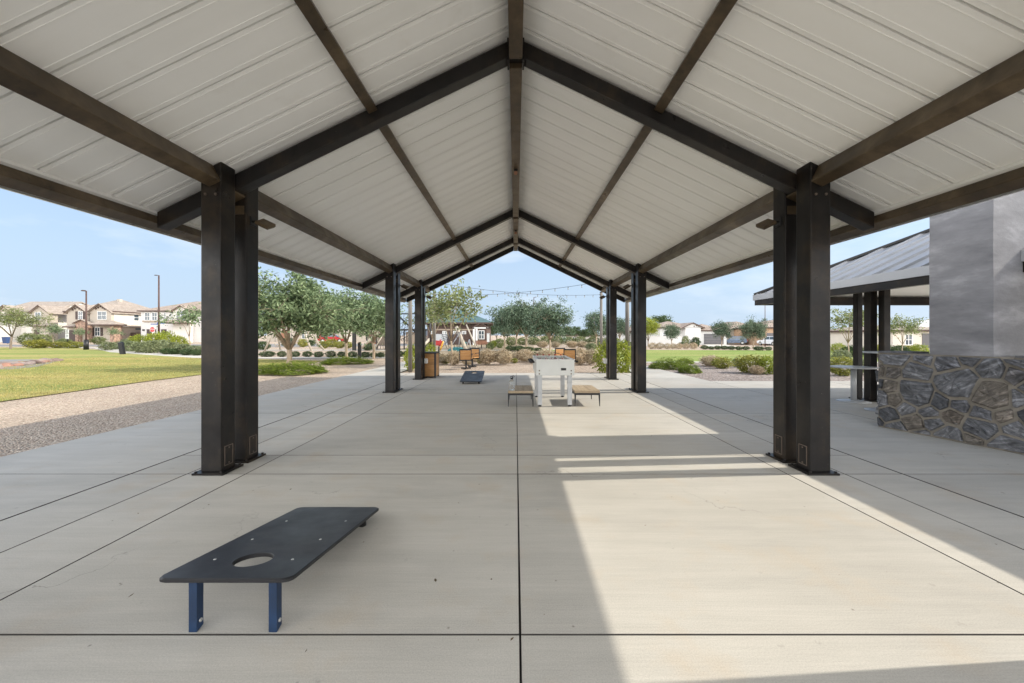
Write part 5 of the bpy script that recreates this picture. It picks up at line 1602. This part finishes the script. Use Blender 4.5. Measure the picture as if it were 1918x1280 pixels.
# house with white side wall (left)
def house_left():
    r = tag(empty('house', (0,0,0)), 'leftmost two storey ivory house with tan tile roof and white side wall', 'house')
    x0, x1 = xx(-4,D+1.6), xx(92,D+1.6)
    w_ = MB(); w_.box(x0, x1, D+1.6, D+13, -0.1, ZE); w_.build('wall', M['ivory'], r)
    zr_ = zz(567, D+7.3); ym = D+7.3; ov = 0.35
    sl_ = (zr_-ZE)/(ym-D-1.6)
    q = MB()
    for sy, ye in ((-1, D+1.6), (1, D+13)):
        a = [(x0-0.4, ye+sy*ov, ZE-sl_*ov), (x1+0.3, ye+sy*ov, ZE-sl_*ov), (x1+0.3, ym, zr_), (x0-0.4, ym, zr_)]
        q.add(a + [(b[0], b[1], b[2]+0.2) for b in a], [(0,1,2,3),(4,5,6,7),(0,1,5,4),(1,2,6,5),(3,0,4,7)])
    q.build('roof', M['tile'], r)
    for xe in (x0, x1):
        q = MB(); q.add([(xe, D+1.6, ZE), (xe, D+13, ZE), (xe, ym, zr_-0.02)], [(0,1,2)]); q.build('gable_wall', M['ivory'], r)
    bx0, bx1 = xx(60), xx(91)
    MB().box(bx0, bx1, D, D+1.598, -0.1, ZE-0.2).build('bay', M['tan'], r)
    gable(r, bx0, bx1, D, D+5, ZE-0.2, zz(573), M['tile'], M['tan'])
    gable(r, xx(-6), xx(20), D+0.2, D+5, ZE-0.2, zz(573), M['tile'], M['tan'])
    MB().box(xx(-6), xx(20), D+0.2, D+1.598, -0.1, ZE-0.2).build('bay', M['ivory'], r)
    window(r, xx(66.5), xx(76.5), zz(599), zz(585.5), D)
    MB().box(xx(65), xx(78), D-0.25, D-0.065, zz(601.5), zz(599.9)).build('flower_shelf', M['tan'], r)
    MB().box(xx(64), xx(74), D-0.05, D-0.002, -0.05, zz(618)).build('door', M['brown'], r)
    MB().box(xx(30,D+1.5), xx(56,D+1.5), D+1.5, D+1.598, -0.05, zz(622)).build('garage_door', M['ivory'], r)
    window(r, xx(28,D+1.5), xx(36,D+1.5), zz(629), zz(617), D+1.49)
    h = hip(r, xx(59,D-0.6), xx(92,D-0.6), D-0.6, D-0.002, zz(610), zz(606), M['tile'], 0.2, 'porch_roof')
    side_window(r, x1, D+5.5, D+6.3, zz(590), zz(586))
house_left()
def house_tan():
    r = tag(empty('house', (0,0,0)), 'tan two storey house with two brown front gables, shutters and stone porch', 'house')
    x0, x1 = xx(125), xx(213)
    MB().box(x0, x1, D, D+12, -0.1, ZE).build('wall', M['tan'], r)
    MB().box(x1+0.002, x1+0.03, D+0.05, D+12, zz(611), ZE-0.01).build('side_render', M['cream'], r)
    hip(r, x0, x1, D, D+12, ZE, zz(561, D+6), M['tile'], 0.4, axis='x')
    MB().box(xx(127,D-0.8), xx(163,D-0.8), D-0.8, D-0.002, -0.1, ZE-0.25).build('bay', M['tan'], r)
    gable(r, xx(127,D-0.8), xx(163,D-0.8), D-0.8, D+6, ZE-0.25, zz(572.5), M['tile'], M['tan'], corbel=True)
    MB().box(xx(168.5,D-0.5), x1, D-0.5, D-0.002, -0.1, ZE-0.15).build('bay', M['tan'], r)
    gable(r, xx(168.5,D-0.5), x1, D-0.5, D+6, ZE-0.15, zz(570.5), M['tile'], M['tan'], corbel=True)
    window(r, xx(147.5,D-0.8), xx(154.5,D-0.8), zz(598.5), zz(584.5), D-0.8, True)
    window(r, xx(183.5,D-0.5), xx(199,D-0.5), zz(598.5), zz(584.5), D-0.5)
    window(r, xx(178.5,D-0.5), xx(187,D-0.5), zz(629), zz(614.5), D-0.5, True)
    hip(r, xx(168,D-2.4), xx(214,D-2.4), D-2.4, D-0.502, zz(608.5), zz(601.5), M['tile'], 0.3, 'porch_roof')
    MB().box(xx(206,D-2.2), xx(213,D-2.2), D-2.2, D-0.51, -0.1, zz(611)).build('porch_pier', M['stonev'], r)
    MB().box(xx(141,D-1.6), xx(165,D-1.6), D-1.6, D-0.81, zz(623), zz(606)).build('arch', M['stonev'], r)
    MB().box(xx(141,D-1.6), xx(146,D-1.6), D-1.6, D-0.81, -0.1, zz(623.1)).build('porch_pier', M['stonev'], r)
    MB().box(xx(160,D-1.6), xx(165,D-1.6), D-1.6, D-0.81, -0.1, zz(623.1)).build('porch_pier', M['stonev'], r)
    gable(r, xx(141,D-1.6), xx(165,D-1.6), D-1.6, D-0.81, zz(606), zz(600.5), M['tile'], M['stonev'], 0.3)
    MB().box(xx(125,D-0.86), xx(140,D-0.86), D-0.86, D-0.802, -0.05, zz(619)).build('garage_door', M['shutter'], r)
    hip(r, xx(122,D-1.6), xx(140,D-1.6), D-1.6, D-0.81, zz(612), zz(608.5), M['tile'], 0.3, 'porch_roof')
    side_window(r, x1+0.031, D+4.1, D+5.1, zz(599), zz(588))
    # low garage wing along the right side
    MB().box(x1+0.04, x1+1.2, D-0.3, D+9, -0.1, zz(611.5)).build('wing', M['taupe'], r)
    q = MB(); q.add([(x1+0.04,D-0.5,zz(609)), (x1+1.45,D-0.5,zz(612)), (x1+1.45,D+9,zz(612)), (x1+0.04,D+9,zz(609)), (x1+0.04,D-0.5,zz(612)), (x1+0.04,D+9,zz(612))], [(0,1,2,3),(0,4,1),(3,2,5),(4,5,2,1)])
    q.build('wing_roof', M['tile'], r)
    MB().box(x1+1.202, x1+1.25, D+3.2, D+5.0, zz(617.5), zz(614.5)).build('vent_window', M['glass'], r)
    MB().box(xx(224,D+5)-0.3, xx(224,D+5)+0.3, D+4.7, D+5.3, zz(572,D+5), zz(561,D+5)).build('chimney', M['tan'], r)
house_tan()
y = D+2.0; r = tag(empty('yard_gate', (xx(247), y-0.3, 0)), 'brown timber yard gate between the tan house and the pale grey house', 'gate')
m = MB()
for i in range(12): m.box(-1.9+i*0.32, -1.9+i*0.32+0.31, -0.03, 0.03, 0.0, 1.85)
m.build('boards', M['brown'], r); MB().box(-2.0, 2.0, 0.031, 0.08, 1.5, 1.65).build('rail', M['brown'], r)
def house_grey():
    r = tag(empty('house', (0,0,0)), 'pale grey two storey house with rose tile roof behind the stop sign', 'house')
    x0, x1 = xx(264), xx(392)
    MB().box(x0, x1, D, D+12, -0.1, ZE+0.1).build('wall', M['paleg'], r)
    hip(r, x0, x1, D, D+12, ZE+0.1, zz(565, D+6), M['tile_red'], 0.45, axis='x')
    MB().box(xx(324,D-0.9), xx(356,D-0.9), D-0.9, D-0.002, -0.1, ZE-0.1).build('bay', M['ivory'], r)
    gable(r, xx(324,D-0.9), xx(356,D-0.9), D-0.9, D+6, ZE-0.1, zz(574.5), M['tile_red'], M['ivory'])
    for a, b in ((272,280.5), (285.5,294)): window(r, xx(a), xx(b), zz(600), zz(586.5), D)
    MB().box(xx(269), xx(297), D-0.3, D-0.062, zz(603.5), zz(601)).build('window_shelf', M['taupe'], r)
    for a, b in ((307.5,310.5), (319.5,322)): window(r, xx(a), xx(b), zz(598.5), zz(586), D)
    window(r, xx(331,D-0.9), xx(346,D-0.9), zz(600), zz(585), D-0.9)
    hip(r, xx(303,D-2.6), xx(340,D-2.6), D-2.6, D-0.91, zz(605), zz(600), M['tile_red'], 0.3, 'porch_roof')
    for a, b in ((275,286), (291,297), (302,312)): MB().box(xx(a), xx(b), D-0.06, D-0.002, -0.05, zz(617)).build('dark_opening', M['shutter'], r)
    MB().box(xx(268), xx(271), D-0.2, D-0.002, zz(620), zz(617)).build('porch_lamp', M['black'], r)
house_grey()
r = tag(empty('house', (0,0,0)), 'low tan house with terracotta walls half hidden behind the broad left tree', 'house')
y = 84
MB().box(xx(500,y), xx(608,y), y, y+10, -0.1, zz(606,y)).build('wall', M['tan'], r)
MB().box(xx(608.5,y), xx(700,y), y+1, y+10, -0.1, zz(606,y)).build('wing', M['tan'], r)
hip(r, xx(500,y), xx(700,y), y, y+10, zz(606,y), zz(596,y), M['tile'], 0.5)
MB().box(xx(527,y), xx(538,y), y-0.06, y-0.002, -0.05, zz(620,y)).build('door', M['rust'], r)
window(r, xx(566,y), xx(574,y), zz(634,y), zz(621,y), y)
MB().box(xx(640,y), xx(662,y), y+0.94, y+0.998, -0.05, zz(618,y)).build('garage_door', M['cream'], r)
# garden wall
y = 60
# community building
y = 58; r = tag(empty('community_building', (0,0,0)), 'brown brick building with teal hip roof and white trimmed gable behind the play area', 'building')
X0, X1 = xx(800,y), xx(912,y)
MB().box(X0, X1, y, y+9, -0.1, zz(606,y)).build('wall', M['brick'], r)
hip(r, X0, X1, y, y+9, zz(604.5,y), zz(580,y+4.5), M['teal'], 1.0, axis='x')
MB().box(X0-0.0, X1-0.0, y-0.12, y-0.002, zz(619,y), zz(616.5,y)).build('lintel_band', M['taupe'], r)
MB().box(xx(888,y), xx(912,y), y-0.7, y-0.122, -0.1, zz(616,y)).build('bay', M['brick'], r)
gable(r, xx(889,y), xx(911,y), y-0.7, y-0.13, zz(613,y), zz(606.5,y), M['white'], M['brick'], 0.25)
MB().box(xx(889,y), xx(911,y), y-0.78, y-0.702, zz(616,y), zz(613.6,y)).build('gable_trim', M['white'], r)
window(r, xx(898,y), xx(907,y), zz(634.5,y), zz(620.5,y), y-0.7)
for px in (889.5, 894.5): MB().box(xx(px,y)-0.13, xx(px,y)+0.13, y-1.6, y-1.34, -0.1, zz(617,y)).build('porch_post', M['white'], r)
for px in (808, 830, 850, 866): window(r, xx(px,y), xx(px+6,y), zz(625,y), zz(621.5,y), y)
MB().box(xx(812,y), xx(838,y), y-0.1, y-0.003, -0.05, zz(626,y)).build('shutter_door', M['leg'], r)

# white single-storey house on the right
y = 74; gr = -0.46
r = tag(empty('house', (0,0,0)), 'white single storey house with dark grey garage door beyond the right lawn', 'house')
z_ = lambda py: ZP(py, y)
MB().box(xx(1240,y), xx(1318,y), y+1.0, y+14, gr, z_(612)).build('wall', M['offw'], r)
MB().box(xx(1282,y), xx(1311,y), y-0.4, y+0.998, gr, z_(613.5)).build('porch_wall', M['offw'], r)
gable(r, xx(1278,y), xx(1313,y), y-0.4, y+6, z_(614), z_(606), M['tile_red'], M['offw'], 0.35)
MB().box(xx(1311.5,y), xx(1362,y), y+0.2, y+10, gr, z_(618.5)).build('garage', M['offw'], r)
hip(r, xx(1314,y), xx(1362,y), y+0.2, y+10, z_(618.5), ZP(607,y+5), M['tile_red'], 0.4, 'garage_roof', axis='x')
hip(r, xx(1240,y), xx(1318,y), y+1.0, y+14, z_(613), ZP(602,y+7.5), M['tile_red'], 0.5, axis='x')
g = MB()
for i in range(4): g.box(xx(1319.5,y), xx(1356,y), y+0.12, y+0.195, gr+0.03+i*0.515, gr+0.53+i*0.515)
g = g.build('garage_door', M['garage'], r)
MB().box(xx(1299,y), xx(1307,y), y-0.46, y-0.402, gr, z_(624)).build('door_recess', M['ivory'], r)
m = MB()
for px in (1298.5, 1303, 1307): m.box(xx(px,y)-0.12, xx(px,y)+0.12, y-0.45, y-0.402, z_(612.5 - (0.9 if px == 1303 else 0)), z_(610.8 - (0.9 if px == 1303 else 0)))
m.build('gable_vent', M['brown'], r)
window(r, xx(1246,y), xx(1252,y), z_(630), z_(623), y+1.0)
r = tag(empty('garden_wall', (xx(1240,68), 68, 0)), 'low white garden wall left of the white house', 'wall')
MB().box(-3.2, 3.4, 0, 0.2, -0.5, ZP(631,68)).build('wall_body', M['offw'], r); MB().box(-3.25, 3.45, -0.04, 0.24, ZP(631,68)+0.001, ZP(630.2,68)).build('coping', M['ivory'], r)
# neighbours farther right and between the posts
def small_house(px0, px1, y, eave, ridge, wallm, roofm, label, gdoor=None, g=-0.5):
    r = tag(empty('house', (0,0,0)), label, 'house')
    MB().box(xx(px0,y), xx(px1,y), y, y+11, g, ZP(eave,y)).build('wall', wallm, r)
    hip(r, xx(px0,y), xx(px1,y), y, y+11, ZP(eave,y), ZP(ridge,y+5.5), roofm, 0.5)
    if gdoor: MB().box(xx(gdoor[0],y), xx(gdoor[1],y), y-0.06, y-0.002, g, ZP(gdoor[2],y)).build('garage_door', M['garage'], r)
    a = px0 + (px1-px0)*0.2
    window(r, xx(a,y), xx(a+ (px1-px0)*0.1,y), ZP(eave,y)-1.7, ZP(eave,y)-0.6, y)
small_house(1366, 1428, 82, 616, 603, M['tan'], M['tile_red'], 'tan single storey house behind the wide tree right of the white house')
small_house(1432, 1530, 72, 613, 600, M['orange'], M['tile_red'], 'terracotta house with grey garage door just left of the nearest right post', (1436, 1470, 624))
small_house(1150, 1176, 88, 622, 612, M['offw'], M['tile_red'], 'small white house glimpsed between the two right posts', g=-0.4)
small_house(1186, 1222, 86, 620, 611, M['offw'], M['tile_red'], 'white house with rose roof behind the lime green tree', g=-0.4)
small_house(1060, 1125, 110, 628, 622, M['ivory'], M['tile'], 'long low pale house on the horizon left of the right light pole', g=-0.4)
small_house(1672, 1790, 46, 618, 609, M['cream'], M['tile'], 'cream house with dark garage door above the stone wall', (1727, 1742, 625))
r = tag(empty('domed_tank', (XP(1738, 90), 90, -0.5)), 'white domed tank rising behind the cream house beside the chimney', 'tank')
MB().lathe((0,0,0), [(2.9,0),(2.9,3.2),(2.75,4.0),(2.2,4.7),(1.3,5.1),(0.4,5.25)], 24).build('tank_body', M['white'], r)
MB().lathe((0,0,5.26), [(0.3,0),(0.3,0.2),(0.1,0.3)], 10).build('vent_cap', M['leg'], r)
sheet('driveway', [(xx(1317,y:=73.5), y), (xx(1358,y), y), (XP(1385,58), 58), (XP(1330,58), 58)], -0.36, M['path'])

# ------------------------------------------------------------------ parked cars
def car(x, y, z, rz, paint, label, suv=True):
    r = tag(empty('parked_car', (x, y, z), rz), label, 'car')
    L_, Wd, H = 4.6, 1.84, 1.62 if suv else 1.42
    # x along the car, front at +x
    low = [(-2.28,0.42),(-2.30,0.75),(-2.24,0.95),(-1.2,0.98),(0.75,0.98),(1.95,0.88),(2.25,0.72),(2.30,0.42),(1.85,0.30),(-1.85,0.30)]
    m = MB(); n = len(low)
    secs = []
    for yy, k in ((-Wd/2+0.06, 0.97), (-Wd/2, 1.0), (Wd/2, 1.0), (Wd/2-0.06, 0.97)):
        pass
    vs = []
    for yy, k in ((-Wd/2, 0.955), (-Wd/2+0.10, 1.0), (Wd/2-0.10, 1.0), (Wd/2, 0.955)):
        vs += [(a*k, yy, 0.30 + (b-0.30)*(0.97 if k < 1 else 1.0)) for a, b in low]
    fs = [tuple(range(n)), tuple(range(3*n, 4*n))]
    for s in range(3): fs += [(s*n+i, s*n+(i+1)%n, (s+1)*n+(i+1)%n, (s+1)*n+i) for i in range(n)]
    m.add(vs, fs)
    tail = -2.1 if suv else -1.7
    roof_b = -1.75 if suv else -1.0
    cab = [(tail, 0.97), (roof_b, H), (0.15, H), (1.05, 0.97)]
    vs = [(a, -Wd/2+0.07+(b-0.97)*0.28, b) for a, b in cab] + [(a, Wd/2-0.07-(b-0.97)*0.28, b) for a, b in cab]
    m.add(vs, [(0,1,2,3),(7,6,5,4),(0,4,5,1),(1,5,6,2),(2,6,7,3)])
    b = m.build('body', paint, r, bevel=0.03)
    g = MB()
    for s in (-1, 1):
        def q(a, b_): return (a, s*(Wd/2-0.07-(b_-0.97)*0.28+0.008), b_)
        g.add([q(tail+0.28,1.05), q(roof_b+0.12,H-0.09), q(-0.55,H-0.09), q(-0.55,1.05)], [(0,1,2,3)])
        g.add([q(-0.48,1.05), q(-0.48,H-0.09), q(0.10,H-0.09), q(0.80,1.05)], [(0,1,2,3)])
    g.add([(tail-0.012+0.06,-0.62,1.08),(roof_b-0.03,-0.55,H-0.1),(roof_b-0.03,0.55,H-0.1),(tail-0.012+0.06,0.62,1.08)], [(0,1,2,3)])
    g.add([(1.03,-0.66,1.05),(0.24,-0.58,H-0.08),(0.24,0.58,H-0.08),(1.03,0.66,1.05)], [(0,1,2,3)])
    g.build('window', M['glass'], r)
    for a in (-1.42, 1.42):
        for s in (-1, 1):
            wl = empty('wheel', (a, s*(Wd/2-0.10), 0.34)); wl.parent = r
            MB().tube([(0,-0.11,0), (0,0.11,0)], 0.34, 18).build('tyre', M['rubber'], wl)
            MB().tube([(0,-0.118,0), (0,0.118,0)], 0.21, 14).build('rim', M['bolt'], wl)
    for s in (-1, 1):
        MB().box(2.19, 2.27, s*0.72-0.16, s*0.72+0.16, 0.66, 0.78).build('headlight', M['white'], r)
        MB().box(-2.31, -2.24, s*0.78-0.10, s*0.78+0.10, 0.72, 0.94).build('tail_light', M['signred'], r)
car(XP(1375, 78), 78, -0.48, R(150), M['car_blue'], 'slate blue car parked on the drive of the white house')
car(XP(1402, 86), 86, -0.48, R(200), M['car_dark'], 'dark car parked right of the slate blue car')
car(XP(1444, 70), 70, -0.46, R(100), M['car_white'], 'white car parked by the terracotta house')
car(XP(623, 72), 72, 0, R(8), M['car_red'], 'red car parked behind the broad left tree')
